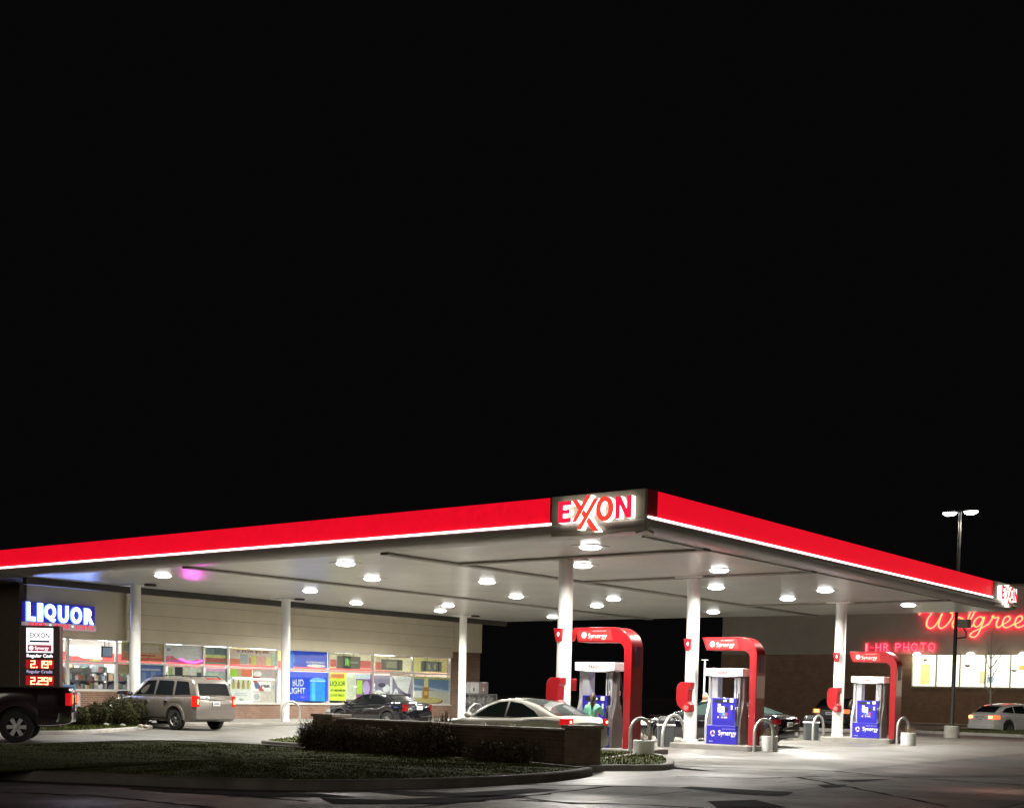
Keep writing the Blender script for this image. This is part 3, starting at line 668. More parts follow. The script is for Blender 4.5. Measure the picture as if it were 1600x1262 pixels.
# ---- posters on the glass
def pbox(px0,py0,px1,py1,x=SX-.05):
    a=on(px0,py0,0,x);c=on(px1,py1,0,x); m0=on(px0,py1,0,x); return a.y,c.y,c.z,(a.z)
def poster(box,label,base,items=(),x=SX-.05,name='poster',rough=.5,emit=0,th=.012):
    y0,y1,z0,z1=box; w,h=y1-y0,z1-z0
    t=thing(name,label,name.replace('_',' '),(x,y0,z0))
    def C(c): return mat('ink_%.2f_%.2f_%.2f'%c,c,rough,var=.16,scale=11,var2=tuple(min(.92,q*1.12) for q in c))
    MB().box(-th,0,0,w,0,h).build('sheet',C(base),t)
    for k,it in enumerate(items):
        e=.002+.0015*k
        if it[0]=='r': MB().box(0.0005,e,it[1]*w,it[2]*w,it[3]*h,it[4]*h).build('printed_panel',C(it[5]),t)
        elif it[0]=='e':
            P=[((it[1]+it[3]*math.cos(2*math.pi*q/20))*w,(it[2]+it[4]*math.sin(2*math.pi*q/20))*h) for q in range(20)]
            MB().prism(P,0,.0005,e).build('printed_shape',C(it[5]),t)
        elif it[0]=='p': MB().prism([(a*w,c*h) for a,c in it[1]],0,.0005,e).build('printed_shape',C(it[2]),t)
        elif it[0]=='t': lettering(it[1],it[4]*w,it[5]*h,(.001,it[2]*w,it[3]*h),C(it[6]),t,facing='+X',ext=e,bold=.02)
    return t
Wh=(.82,.82,.80)
poster(pbox(190,1002,255,1034),'orange and yellow poster with small pictures high in the second window bay',(.78,.42,.25),[('r',0,1,.62,1,(.8,.68,.15)),('r',.05,.4,.5,.92,(.45,.42,.4)),('r',.45,.95,.45,.95,(.6,.45,.38)),('r',.5,.9,.5,.9,(.7,.6,.5)),('r',0,1,.05,.2,(.75,.2,.12)),('r',.3,.8,.28,.36,(.6,.1,.1))])
poster(pbox(184,1037,204,1053),'plain tan board low in the second window bay',(.45,.36,.22))
poster(pbox(206,1037,255,1079),'dusky blue poster behind the roof of the silver sport utility',(.10,.16,.42),[('r',.3,.45,.1,.7,(.2,.3,.55)),('r',.6,.75,.2,.75,(.22,.3,.5)),('r',.3,.9,.78,.85,(.5,.55,.7))])
poster(pbox(259,1006,317,1036),'white banner with a purple swoosh in the third window bay',(.85,.82,.85),[('r',0,1,0,.2,(.75,.15,.55)),('r',0,.3,.1,.35,(.8,.2,.3)),('e',.55,.42,.35,.34,(.9,.9,.88)),('r',.03,.12,.62,.8,(.4,.42,.45))])
poster(pbox(262,1040,317,1062),'row of small white and black price cards low in the third window bay',(.72,.72,.66),[('r',.02,.13,.1,.9,(.4,.55,.15)),('r',.2,.42,.3,.95,(.03,.03,.03)),('r',.45,.55,.1,.9,(.8,.8,.6)),('r',.62,.78,.35,.95,(.8,.78,.7)),('r',.82,.95,.2,.6,(.1,.1,.1)),('r',.2,.9,.05,.2,(.8,.5,.7))])
poster(pbox(321,1010,354,1038),'narrow red, yellow and grey poster left of the five dollar banner',(.55,.14,.12),[('r',0,1,.55,1,(.25,.33,.36)),('r',0,1,.38,.55,(.65,.68,.25)),('r',0,1,.02,.12,(.2,.35,.25)),('r',.4,1,.6,.95,(.15,.2,.22))])
poster(pbox(321,1043,354,1092),'pale green and grey poster above the silver sport utility',(.42,.48,.44),[('r',.1,.6,.7,.85,(.5,.62,.5)),('r',0,1,.9,1,(.75,.4,.65)),('e',.5,.35,.3,.16,(.3,.36,.38))])
poster(pbox(359,1013,431,1040),'faded multi pack price banner reading five for five dollars',(.72,.62,.52),[('r',0,1,.72,1,(.75,.6,.56)),('r',0,.22,0,.38,(.75,.25,.15)),('r',.22,.38,.05,.7,(.42,.45,.44)),('r',.4,.46,.05,.5,(.65,.3,.28)),('r',.46,.56,.0,.62,(.62,.62,.16)),('r',.57,.78,0,.6,(.75,.42,.38)),('r',.78,.88,0,.55,(.8,.7,.3)),('r',.89,1,.02,.8,(.55,.65,.5)),('t','5 FOR $5.00',.15,.78,.68,.18,(.32,.12,.10))])
poster(pbox(359,1044,394,1058),'lime green and orange leaflets under the five for five banner',(.5,.42,.3),[('r',.02,.32,0,1,(.35,.6,.05)),('r',.36,.5,.05,.95,(.5,.42,.25)),('r',.52,1,.1,1,(.75,.2,.1))])
poster(pbox(395,1045,430,1060),'dull pinkish leaflet with white burst high in the fifth lower pane',(.5,.40,.38),[('e',.22,.5,.18,.3,(.85,.82,.8)),('e',.72,.5,.16,.3,(.42,.4,.4)),('r',0,.3,0,.2,(.4,.05,.06))])
poster(pbox(360,1060,393,1096),'white price sheet with a row of bottles in the window',(.74,.74,.72),[('r',0,1,.55,1,(.62,.66,.52))]+[('r',.08+k*.23,.20+k*.23,.58,.86,c) for k,c in enumerate([(.42,.36,.08),(.28,.16,.06),(.36,.26,.08),(.5,.45,.1)])]+[('r',.11+k*.23,.17+k*.23,.86,.96,(.25,.16,.06)) for k in range(4)]+[('r',.2,.8,.36,.38,(.45,.5,.6)),('r',.2,.8,.28,.30,(.45,.5,.6)),('e',.5,.1,.1,.05,(.35,.38,.4))])
poster(pbox(395,1061,431,1097),'pale beer poster with blue and red corner and bold black initials',(.62,.56,.50),[('r',.02,.78,.5,.9,(.84,.84,.84)),('p',[(0,.95),(.15,.95),(.5,.5),(.3,.5)],(.55,.06,.08)),('p',[(.05,.85),(.25,.85),(.3,.6),(.12,.6)],(.1,.15,.3)),('r',.8,1,.6,.8,(.5,.5,.52)),('r',.02,.32,.05,.42,(.75,.74,.7)),('e',.17,.25,.12,.14,(.45,.47,.46)),('t','PBR',.36,.66,.38,.12,(.04,.05,.12))])
bl=(.012,.07,.72)
poster(pbox(443,1013,511,1043),'bright blue beer poster upper pane with white slogan',bl,[('e',.12,.35,.14,.62,(.02,.22,.85)),('r',.02,.2,.9,.94,(.4,.65,.9)),('r',.22,.95,.02,.2,(.02,.06,.6)),('t','REFRESHING',.52,.22,.42,.14,Wh),('e',.74,.1,.22,.09,Wh)])
poster(pbox(443,1048,511,1095),'bright blue beer poster lower pane with a can and white brand lettering',bl,[('r',.60,.95,0,.72,(.02,.28,.85)),('p',[(.58,.70),(.64,.78),(.77,.82),(.92,.78),(.97,.70)],(.15,.5,.9)),('r',.64,.72,.02,.66,(.1,.5,.95)),('r',.6,.95,.68,.71,(.5,.75,.95)),('t','BUD',.20,.50,.25,.24,Wh),('t','LIGHT',.12,.24,.37,.22,Wh)])
poster(pbox(515.5,1050,541,1094),'fluorescent yellow notice about liquor at state minimum price',(.62,.85,.06),[('r',.06,.85,.8,.96,(.85,.18,.04)),('t','WE SELL',.14,.84,.6,.08,(.25,.2,.02)),('t','LIQUOR',.02,.5,.9,.2,(.03,.06,.02)),('t','AT MINIMUM',.04,.32,.88,.09,(.05,.08,.02)),('t','STATE PRICE',.04,.14,.84,.09,(.08,.14,.02))])
poster(pbox(557,1052,580,1092),'purple frozen drink poster beside the fluorescent notice',(.24,.10,.26),[('r',0,.9,.8,1,(.45,.6,.7)),('r',.03,.4,.2,.75,(.4,.62,.06)),('e',.65,.45,.24,.28,(.5,.38,.7))])
poster(pbox(542,1052,556,1092),'pale greenish translucent film strip in the window',(.55,.58,.46),[('e',.9,.5,.25,.05,Wh),('r',.0,.6,.85,1,(.7,.78,.72))])
poster(pbox(586,1054,643,1100),'mottled purple and white poster above the black sedan trunk',(.32,.28,.42),[('e',.1,.35,.12,.14,(.85,.85,.85)),('e',.22,.22,.12,.2,(.84,.84,.85)),('e',.3,.55,.1,.14,(.8,.8,.84)),('r',.40,.46,.1,.95,(.88,.88,.88)),('e',.56,.3,.06,.25,(.88,.88,.88)),('e',.56,.3,.025,.14,(.3,.27,.4)),('p',[(.44,1),(.98,.98),(.88,.35),(.62,.6),(.52,.85)],(.85,.85,.85)),('p',[(.66,.45),(.95,.2),(.98,.35)],(.1,.08,.12)),('e',.18,.66,.1,.08,(.1,.09,.14))])
poster(pbox(647,1056,703,1100),'beach scene poster with a bottle on a round tray',(.55,.52,.46),[('r',0,1,.5,.92,(.17,.27,.45)),('p',[(0,.62),(1,.42),(1,.5),(0,.7)],(.45,.52,.6)),('r',0,1,.9,1,(.35,.38,.12)),('e',.42,.12,.38,.13,(.18,.10,.05)),('e',.40,.15,.36,.11,(.55,.48,.2)),('r',.24,.4,.2,.62,(.42,.2,.06)),('r',.27,.38,.62,.95,(.78,.66,.3)),('e',.32,.4,.05,.08,(.8,.55,.12)),('r',.0,.2,.25,.48,(.8,.8,.78))],name='poster')
# pink glowing tube added in the third window bay to colour the soffit
y0_=on(275,1030,0,SX-.12)[1]; t=thing('magenta_tube','glowing magenta tube added in the third store window bay','glow tube',(SX-.12+.09,y0_,2.42)); P_=[(0,.1+k*.1,.13*(abs(k-6)/6.)**2-.05) for k in range(13)]
MB().tube(P_,.035,8).build('tube',glow('magenta_tube_glow',(.9,.08,.65),2.2),t,smooth=True); MB().box(-.02,-.005,.05,1.35,-.09,-.07).build('mount',BLACKP,t)
l=bpy.data.lights.new('soffit_pink_spot','SPOT'); l.energy=170; l.spot_size=R(10); l.spot_blend=1; l.shadow_soft_size=.1; l.color=(1,.05,.75)  # narrow spot added to throw a pink patch on the soffit
lo=bpy.data.objects.new('soffit_pink_spot',l); COL.objects.link(lo); q_=Vector((.6,.2,.2)); lo.location=q_; lo.parent=t
lo.rotation_euler=(Vector((-12.7,-1.7,4.9))-(Vector(t.location)+q_)).to_track_quat('-Z','Y').to_euler()
# hanging screens
def screen(px0,py0,px1,py1,label,items,tilt=0):
    y0,y1,z0,z1=pbox(px0,py0,px1,py1,SX-.45); t=thing('hanging_screen',label,'screen',(SX-.45,y0,z0),0,'dark screens hanging inside the store windows'); w,h=y1-y0,z1-z0
    MB().box(-.06,0,0,w,0,h).build('casing',BLACKP,t,bevel=.01)
    MB().box(.0005,.004,.05*w,.95*w,.08*h,.92*h).build('display',mat('display_olive',(.03,.035,.025),.2,var=.5,scale=4),t)
    b=MB(); b.tube([(-.03,w*.3,h),(-.03,w*.3,3.25-z0)],.012,6); b.tube([(-.03,w*.7,h),(-.03,w*.7,3.25-z0)],.012,6); b.build('hanger',STEEL,t)
    for k,(kind,*a) in enumerate(items):
        if kind=='t': lettering(a[0],a[3]*w,a[4]*h,(.005,a[1]*w,a[2]*h),glow('scr_%d_%d'%(int(a[5][0]*99),int(a[5][1]*99)),a[5],.6),t,facing='+X',ext=.002)
        else: MB().box(.0045,.007,a[0]*w,a[1]*w,a[2]*h,a[3]*h).build('screen_graphic',glow('scr_%d_%d'%(int(a[4][0]*99),int(a[4][1]*99)),a[4],.6),t)
screen(527,1024,563,1045,'dark menu screen with a green claw emblem hanging in the window',[('r',.35,.385,.25,.8,(.15,.5,.05)),('r',.41,.45,.3,.85,(.15,.5,.05)),('r',.475,.51,.2,.75,(.15,.5,.05)),('t','MONSTER',.55,.45,.34,.13,(.3,.32,.28))])
screen(597,1029,629,1047,'dark olive screen hanging in the seventh window bay',[('r',.2,.7,.2,.8,(.10,.11,.07))])
screen(659,1032,690,1049,'dark olive screen hanging in the last window bay on the right',[('r',.3,.42,.15,.7,(.14,.15,.07)),('r',.6,.7,.2,.75,(.12,.13,.08))])
screen(159,1009,176,1027,'blue grey screen hanging behind the leftmost store window',[('r',.1,.9,.1,.9,(.12,.17,.24))])
# hanging menu banners inside
poster(pbox(516,1019,583,1045,SX-.9),'pale yellow wall board with red stripe behind the hanging screen',(.85,.82,.55),[('r',0,1,.05,.55,(.7,.08,.06))],x=SX-.9,name='wall_board')
poster(pbox(586,1025,642,1049,SX-.9),'cream wall board with red end in the seventh window bay',(.85,.83,.55),[('r',0,.2,.05,.6,(.75,.12,.08))],x=SX-.9,name='wall_board')
poster(pbox(647,1027,702,1051,SX-.9),'yellow wall board in the last window bay on the right',(.72,.75,.22),[],x=SX-.9,name='wall_board')
poster(pbox(108,1008,160,1033,SX-2),'white and red hanging menu board deep inside the left window',(.88,.88,.88),[('p',[(0,0),(0,.3),(.25,.32),(.4,.18),(1,.12),(1,0)],(.78,.12,.12)),('r',.6,.95,.02,.08,(.85,.7,.1))],x=SX-2,name='menu_board')

# ---- LIQUOR sign on the wall
y0=on(40,955,0,SX+.4)[1]; y1=on(151,960,0,SX+.4)[1]; zt=on(95,943,0,SX+.4)[2]; zb=on(95,981,0,SX+.4)[2]
t=thing('liquor_sign','glowing blue and white shop sign on the beige wall at the far left','sign',(SX+.14,y0,zb)); w=y1-y0;h=zt-zb
MB().box(0,.24,0,w,-.06*h,.19*h).build('lower_strip',mat('strip_pinkgrey',(.5,.4,.42),.5,emit=(.5,.36,.42),es=.35),t)
MB().box(0,.16,.0,w,.225*h,h*1.0).build('backing',glow('deep_blue_glow',(.03,.02,.30),.45),t,bevel=.02)
HAL=glow('letter_halo_blue',(.10,.22,1.0),2.2); WG=glow('letter_white_blue',(.72,.90,1.0),3.0)
x=.02; ws=[.145,.085,.19,.17,.19,.165]
for ch,cw in zip('LIQUOR',ws):
    hh=h*(.80-.012*x*10); lw=cw*w*.90
    q=lettering(ch,lw,hh,(.165,x*w,.21*h),HAL,t,facing='+X',ext=.05,bold=.055,name='letter')
    lettering(ch,lw*.86,hh*.92,(.05,lw*.07,0),WG,q,facing=0,ext=.02,bold=.035,name='letter_face').location=(lw*.07,-.052,.04*hh)
    x+=cw+.005
RD=glow('small_letter_red',(.75,.02,.06),.9)
lettering('BEER',.24*w,.17*h,(.245,.05*w,-.005*h),RD,t,facing='+X',ext=.01,bold=.02)
lettering('WINE',.22*w,.17*h,(.245,.39*w,-.005*h),RD,t,facing='+X',ext=.01,bold=.02)
lettering('LOTTO',.26*w,.17*h,(.245,.70*w,-.005*h),RD,t,facing='+X',ext=.01,bold=.02)
for yy in (.34,.655): MB().sph((.25,yy*w,.10*h),.035).build('bullet',glow('bullet_pale',(.9,.85,.85),1),t,smooth=True)
l=bpy.data.lights.new('sign_lamp','AREA'); l.shape='RECTANGLE'; l.size=w; l.size_y=.5; l.energy=22; l.color=(.12,.25,1)
lo=bpy.data.objects.new('sign_lamp',l); COL.objects.link(lo); lo.location=(.35,w/2,h*.6); lo.rotation_euler=(0,R(90+35),0); lo.rotation_euler=Vector((1,0,.5)).to_track_quat('-Z','Y').to_euler(); lo.parent=t

# ---- price sign on the verge
P=gp(62,1141); t=thing('price_sign','upright fuel price sign with glowing red digits left of the store windows','sign',(P.x,P.y,0),R(38))
w=1.0
def sz(py): return on(62,py,1,P.y)[2]
zt=sz(979)
MB().box(-w/2-.10,w/2+.10,0,.28,.1,zt+.04).build('cabinet',mat('cabinet_maroon',(.05,.02,.02),.4),t,bevel=.01)
wp=MB().box(-w*.40,w*.40,-.02,-.001,sz(1019),zt-.03).build('white_panel',glow('sign_white',(.95,.93,.97),1.15),t)
lettering('EXXON',.60*w,.15,(-.30*w,-.022,sz(996)),mat('sign_dark_ink',(.08,.03,.05),.5),t,bold=.012)
MB().box(-.30*w,.30*w,-.024,-.021,sz(1003),sz(1000)).build('blue_bar',mat('bar_blue',(.04,.05,.30),.5),t)
MB().box(-.36*w,.36*w,-.024,-.021,sz(1017),sz(1007)).build('red_logo_panel',mat('panel_crimson',(.4,.04,.08),.5,emit=(.5,.05,.12),es=.4),t)
lettering('Synergy',.42*w,.13,(-.14*w,-.026,sz(1016)),glow('print_glow',(.9,.85,.9),1),t,bold=.02)
MB().lathe([(.07,0),(.07,-.004),(.001,-.005)],16,ax=1,c=(-.25*w,-.025,sz(1012))).build('round_emblem',glow('print_glow',(.9,.85,.9),1),t)
lettering('Regular Cash',.78*w,.13,(-.39*w,-.012,sz(1028)),glow('print_bright',(.95,.93,1),1.3),t,bold=.02)
lettering('Regular Credit',.78*w,.12,(-.39*w,-.012,sz(1052.5)),glow('print_dim',(.45,.40,.7),.7),t,bold=.02)
for a,bq in ((1030.5,1044),(1055,1070)): MB().box(-.42*w,.42*w,-.01,-.001,sz(bq),sz(a)).build('digit_window',glow('digit_red_field',(.45,.0,.01),.55),t)
def digits(s,zb,hh,x0):
    seg={'2':'abged','1':'bc','9':'abcdfg'}
    m1=glow('digit_core',(1,.62,.30),2.2); x=x0; cw=hh*.62
    for ch in s:
        b=MB(); k=1
        if ch=='.': b.box(x,x+.03,-.03,-.012,zb,zb+.04); adv=.05
        else:
            q=hh; z=zb; ww=cw
            if ch=='n': ch='9'; q=hh*.5; z=zb+hh*.5; ww=cw*.5
            th=.028 if q==hh else .018
            S={'a':(x,x+ww,z+q-th,z+q),'g':(x,x+ww,z+q/2-th/2,z+q/2+th/2),'d':(x,x+ww,z,z+th),'b':(x+ww-th,x+ww,z+q/2,z+q),'c':(x+ww-th,x+ww,z,z+q/2),'f':(x,x+th,z+q/2,z+q),'e':(x,x+th,z,z+q/2)}
            for g in seg[ch]: a=S[g]; b.box(a[0],a[1],-.03,-.012,a[2],a[3])
            adv=ww+.035
        b.build('digit',m1,t); x+=adv
digits('2.19n',sz(1043),.22,-.27); digits('2.29n',sz(1069),.22,-.27)

# ---- vending box near store front left and gas cages
p=on(106,1128,2,.12); t=thing('newspaper_box','grey and blue metal vending box behind the dark pickup tailgate','vending box',(-20.8,on(106,1128,0,-20.8)[1],.12),R(60))
MB().box(-.4,.4,-.25,.25,0,1.0).build('body',mat('box_bluegrey',(.28,.33,.38),.4,.3,var=.2),t,bevel=.02)
MB().box(-.3,.3,-.26,-.25,.45,.9).build('window',mat('box_window',(.5,.5,.5),.2,var=.5,scale=9),t)
MB().box(-.2,.25,-.2,.2,1.0,1.28).build('head',mat('box_blue',(.10,.18,.35),.4),t,bevel=.02)
XC=-21.2
def cage(px0,py0,px1,py1,label,solid=None,z=None):
    a=on(px0,py1,0,XC); c=on(px1,py0,0,XC); w=c.y-a.y; h=c.z-a.z
    t=thing('gas_cage',label,'gas cage',(XC,a.y,a.z),0,'propane cages stacked at the store end')
    gm=mat('cage_grey',(.42,.42,.42),.45,.3)
    b=MB(); r=.03
    for yy in (0,w-r):
        for xx in (-.5,-r): b.box(xx,xx+r,yy,yy+r,0,h)
    for zz in (0,h-r):
        b.box(-.5,0,0,r,zz,zz+r-.001); b.box(-.5,0,w-r,w,zz,zz+r-.001); b.box(-r,0,r,w-r,zz,zz+r-.002)
    b.build('frame',gm,t)
    if solid:
        MB().box(-.49,-.002,.01,w-.01,.01,h-.01).build('panel',mat('cage_panel_%.1f'%solid[0],solid,.5,var=.1),t)
        MB().box(0,.004,w*.3,w*.75,h*.86,h*.98).build('label_strip',mat('cage_strip',(.7,.6,.58),.5),t)
        MB().box(0,.004,w*.35,w*.5,h*.2,h*.5).build('label_mark',mat('cage_mark_%.1f'%solid[0],(.75,.7,.68) if solid[0]<.6 else (.15,.12,.12),.5),t)
    else:
        MB().box(-.49,-.46,r,w-r,r,h-r).build('back_panel',mat('cage_back',(.10,.10,.10),.6),t)
        b=MB()
        for k in range(1,9): b.box(-.012,-.004,w*k/9-.004,w*k/9+.004,r,h-r)
        for k in range(1,7): b.box(-.013,-.003,r,w-r,h*k/7-.004,h*k/7+.004)
        b.build('mesh_door',gm,t)
        for k in range(2):
            b=MB(); b.lathe([(.001,.0),(.12,.02),(.15,.08),(.15,.26),(.11,.34),(.04,.37),(.04,.42)],16,c=(-.25,w*(.28+.44*k),.04)); b.build('gas_bottle',mat('bottle_white',(.30,.30,.29),.4),t,smooth=50)
cols=[(734,749),(749.5,763),(763.5,777)]
cl=['left','middle','right']
for k,(a,c) in enumerate(cols):
    cage(a,1102,c,1119,'grey wire gas cage in the bottom row of the stack, %s column'%cl[k])
    cage(a,1084,c,1101,'grey wire gas cage in the upper wire row, %s column'%cl[k])
cage(734,1065,749,1083,'white faced cabinet on top of the gas cage stack',solid=(.7,.7,.7))
cage(749.5,1065,763,1083,'pinkish brown cabinet on top of the gas cage stack',solid=(.3,.22,.2))

# ================================================================ LOW BRICK WALL
t=thing('brick_wall','low dark brick wall with stone capped piers in front of the pumps','wall',(0,0,0))
CAPM=mat('wall_cap_stone',(.22,.19,.15),.75,var=.2,bump=.4)
YW=-6.35
xl=px_on(487,1172,YW-.3); xl2=xl+.62; xr0=px_on(881,1196,YW-.27); xr1=px_on(938,1196,YW+.27)
xm=px_on(697,1160,YW)
def zz(px,py,y): return on(px,py,1,y)[2]
hl=zz(510,1115,YW-.35); hm1=zz(600,1124,YW-.15); hm2=zz(790,1134,YW-.15); hr=zz(905,1133,YW-.4)
MB().box(xl,xl2,YW-.27,YW+.27,0,hl-.07).build('pier',PIERB,t); MB().box(xl-.04,xl2+.04,YW-.31,YW+.31,hl-.069,hl).build('pier_cap',CAPM,t,bevel=.01)
MB().box(xr0,xr1,YW-.27,YW+.27,0,hr-.07).build('pier',PIERB,t); MB().box(xr0-.06,xr1+.04,YW-.32,YW+.32,hr-.069,hr).build('pier_cap',CAPM,t,bevel=.01)
MB().box(xl2+.001,xm,YW-.15,YW+.15,0,hm1-.05).build('wall_run',BRICKD,t); MB().box(xl2+.042,xm,YW-.2,YW+.2,hm1-.049,hm1).build('coping',CAPM,t,bevel=.01)
MB().box(xm+.001,xr0-.001,YW-.15,YW+.15,0,hm2-.05).build('wall_run',BRICKD,t); MB().box(xm+.001,xr0-.062,YW-.2,YW+.2,hm2-.049,hm2).build('coping',CAPM,t,bevel=.01)

# ---- shrubs
def shrub(c,r,label,n=2600,col=((.05,.042,.025),(.075,.06,.035),(.03,.028,.016)),leaf=.04,twigs=260,name='shrub',grp='shrubs in the planting beds'):
    t=thing(name,label,'shrub',(c[0],c[1],0),0,grp)
    b=MB()
    lob=[(random.uniform(-.45,.45)*r[0],random.uniform(-.4,.4)*r[1],random.uniform(.35,.75)*r[2],random.uniform(.45,.62)) for _ in range(7)]+[(0,0,r[2]*.5,.75)]
    for q in range(n):
        L=random.choice(lob); d=Vector((random.gauss(0,1),random.gauss(0,1),random.gauss(0,1))).normalized(); k=random.uniform(.65,1.04)*L[3]
        p=Vector((L[0]+d.x*k*r[0],L[1]+d.y*k*r[1],max(.02,L[2]+d.z*k*r[2]*.8)))
        u=Vector((random.gauss(0,1),random.gauss(0,1),random.gauss(0,1))).normalized(); v=u.cross(d).normalized() if abs(u.dot(d))<.95 else Vector((1,0,0))
        s=leaf*random.uniform(.5,1.5)
        b.add([p,p+u*s+v*s*.35,p+u*s*1.8,p+u*s-v*s*.35],[(0,1,2,3)],random.randrange(3))
    ms=[mat('leaf_%.3f_%.3f'%(k[0],k[1]),tuple(q*.8 for q in k),.95,spec=.05) for k in col]
    b.build('foliage',ms,t,recalc=False)
    b=MB()
    for q in range(twigs):
        d=Vector((random.gauss(0,.7),random.gauss(0,.7),random.uniform(.5,1.2))).normalized(); L=random.uniform(.8,1.12)
        e=Vector((d.x*r[0]*L,d.y*r[1]*L,.05+d.z*r[2]*L*1.15)); m=e*.5+Vector((random.uniform(-.05,.05),)*3)
        b.tube([(0,0,0),m,e],[.008,.005,.002],3)
    b.build('branches',mat('twig_brown',(.05,.036,.024),.95,spec=.05),t)
def shr(px,py,dy,r,label,**k):
    p=on(px,py,2,0); shrub((p.x,p.y+dy),r,label,**k)
brn=((.075,.055,.035),(.10,.075,.05),(.045,.035,.022))
yb=YW-.95
for px,hw,hh,lab in [(500,.62,.70,'bushy brown shrub hugging the left pier of the low wall'),(545,.75,.64,'dense brown shrub second from the left pier'),(590,.70,.58,'dense brown shrub before the centre of the low wall'),(638,.7,.62,'dense brown shrub before the wall under the black sedan'),(682,.72,.70,'rounded brown shrub at the right end of the hedge row')]:
    x=px_on(px,1165,yb); shrub((x,yb),(hw,.62,hh),lab,col=brn,n=3600,twigs=420)
x=px_on(778,1185,yb-.35); shrub((x,yb-.25),(.95,.6,.50),'low spreading shrub alone in front of the dark low wall',col=brn,n=3600,twigs=500)
for k,(px,s,lab) in enumerate([(655,.5,'wispy dry grass clump spilling over the top of the low wall'),(690,.45,'wispy tan ornamental grass at the step in the wall coping')]):
    x=px_on(px,1150,YW+.5); shrub((x,YW+.55),(s,.35,.82),lab,n=500,col=((.16,.12,.08),(.12,.09,.06),(.2,.16,.1)),twigs=600,leaf=.025)
x=px_on(473,1160,YW-.2); shrub((x,YW-.1),(.32,.3,.6),'thin bare twiggy plant left of the low wall pier',n=60,twigs=160,col=brn)
gr=((.045,.05,.022),(.07,.07,.035),(.028,.03,.014))
for px,py,w_,h_,lab in [(70,1138,.6,.7,'low bush partly behind the pickup wheel'),(124,1138,.62,.72,'thin brownish bush beside the vending box'),(152,1138,.62,.85,'dark green bush second from the pickup tailgate'),(184,1138,.85,1.02,'tallest dark green bush beside the silver sport utility'),(215,1137,.75,.92,'rounded green bush touching the silver sport utility front wheel')]:
    p=gp(px,py); shrub((p.x,p.y),(w_,w_*.8,h_*.9),lab,n=3600,col=gr,twigs=200)
# loose pale rocks under the bushes
for k,(px,py) in enumerate([(112,1131),(132,1132),(146,1133),(170,1134),(196,1135),(224,1136),(232,1137)]):
    p=gp(px,py,.1); b=MB().sph((0,0,0),(.11,.09,.06),6); o=b.build('rock',mat('pale_rock',(.3,.27,.22),.9,var=.3,bump=.5),loc=(p.x,p.y-.1,.15),smooth=60)
    tag(o,'small pale rock lying at the foot of the bushes by the silver sport utility','rock',group='pale rocks under the bushes')
# ================================================================ BRICK SHOP (right, far)
WY=50.0
ws=thing('brick_shop','large brick and grey stucco shop with a bright window strip at the far right','shop',(0,0,0))
def wx(px,py=1040): return on(px,py,1,WY)[0]
XLb=-22.4; XRb=30; ZB=4.30; ZW0=2.33; XW=wx(1425)
MB().box(XLb,XRb,WY+.06,WY+.4,ZB+.002,8.30).build('stucco_band',STUC,ws)
MB().box(XLb-.1,XRb,WY-.04,WY+.5,8.301,8.42).build('parapet_cap',mat('parapet_trim',(.2,.18,.15),.6),ws)
MB().box(XLb,XW,WY,WY+.4,0,ZB).build('brick_wall_face',BRICKW,ws); MB().box(XW+.001,XRb,WY,WY+.4,0,ZW0).build('brick_wall_face',BRICKW,ws)
MB().box(XLb,XLb+.3,WY+.401,WY+30,0,8.2).build('side_wall',BRICKW,ws)
MB().box(XLb+.31,XRb,WY+6,WY+6.2,0,8.2).build('rear_wall',mat('shop_rear_glow',(.75,.72,.6),.7,emit=(1,.93,.70),es=.9),ws)  # interior brightness put into the rear wall as a glow
MB().box(XW-.5,XRb,WY+.41,WY+6,ZB+.1,ZB+.2).build('shop_ceiling',mat('shop_ceiling_lit',(.8,.8,.78),.7,emit=(1,.97,.88),es=1.2),ws)  # ceiling glows too, in place of light falling on it
MB().box(XLb+.31,XRb,WY+.41,WY+6,.02,.05).build('shop_floor',mat('shop_floor',(.45,.43,.4),.3),ws)
for k in range(6):
    b=MB().box(XW+k*2.4,XW+k*2.4+1.2,WY+.9,WY+1.2,ZB-.03,ZB+.09); b.build('ceiling_light_panel',glow('troffer2',(1,.98,.9),4),ws)
GF=mat('window_film_lit',(.85,.84,.76),.6,emit=(1,.965,.80),es=1.25)  # bright interior put into the window film as a glow
xs=[XW]+[wx(p) for p in (1463,1500,1540,1579)]; 
while xs[-1]<8: xs.append(xs[-1]+1.48)
for k in range(len(xs)-1):
    a,c=xs[k],xs[k+1]; b=MB(); w=.03
    b.box(a,a+w,WY-.02,WY+.12,ZW0,ZB);b.box(c-w,c-.002,WY-.02,WY+.12,ZW0,ZB);b.box(a+w,c-w,WY-.018,WY+.118,ZW0,ZW0+w);b.box(a+w,c-w,WY-.018,WY+.118,ZB-w,ZB)
    f=b.build('window_frame',mat('frame_warm_grey',(.45,.42,.36),.4),ws)
    MB().box(a+w,c-w,WY+.03,WY+.036,ZW0+w,ZB-w).build('pane',GLS,f)
    MB().box(a+w,c-w,WY+.16,WY+.17,ZW0+.05,ZB-.03).build('frosted_film',GF,f)
MB().box(XW-.02,XRb,WY-.06,WY-.001,ZW0-.07,ZW0-.002).build('window_sill',mat('sill_warm',(.5,.48,.42),.6),ws)
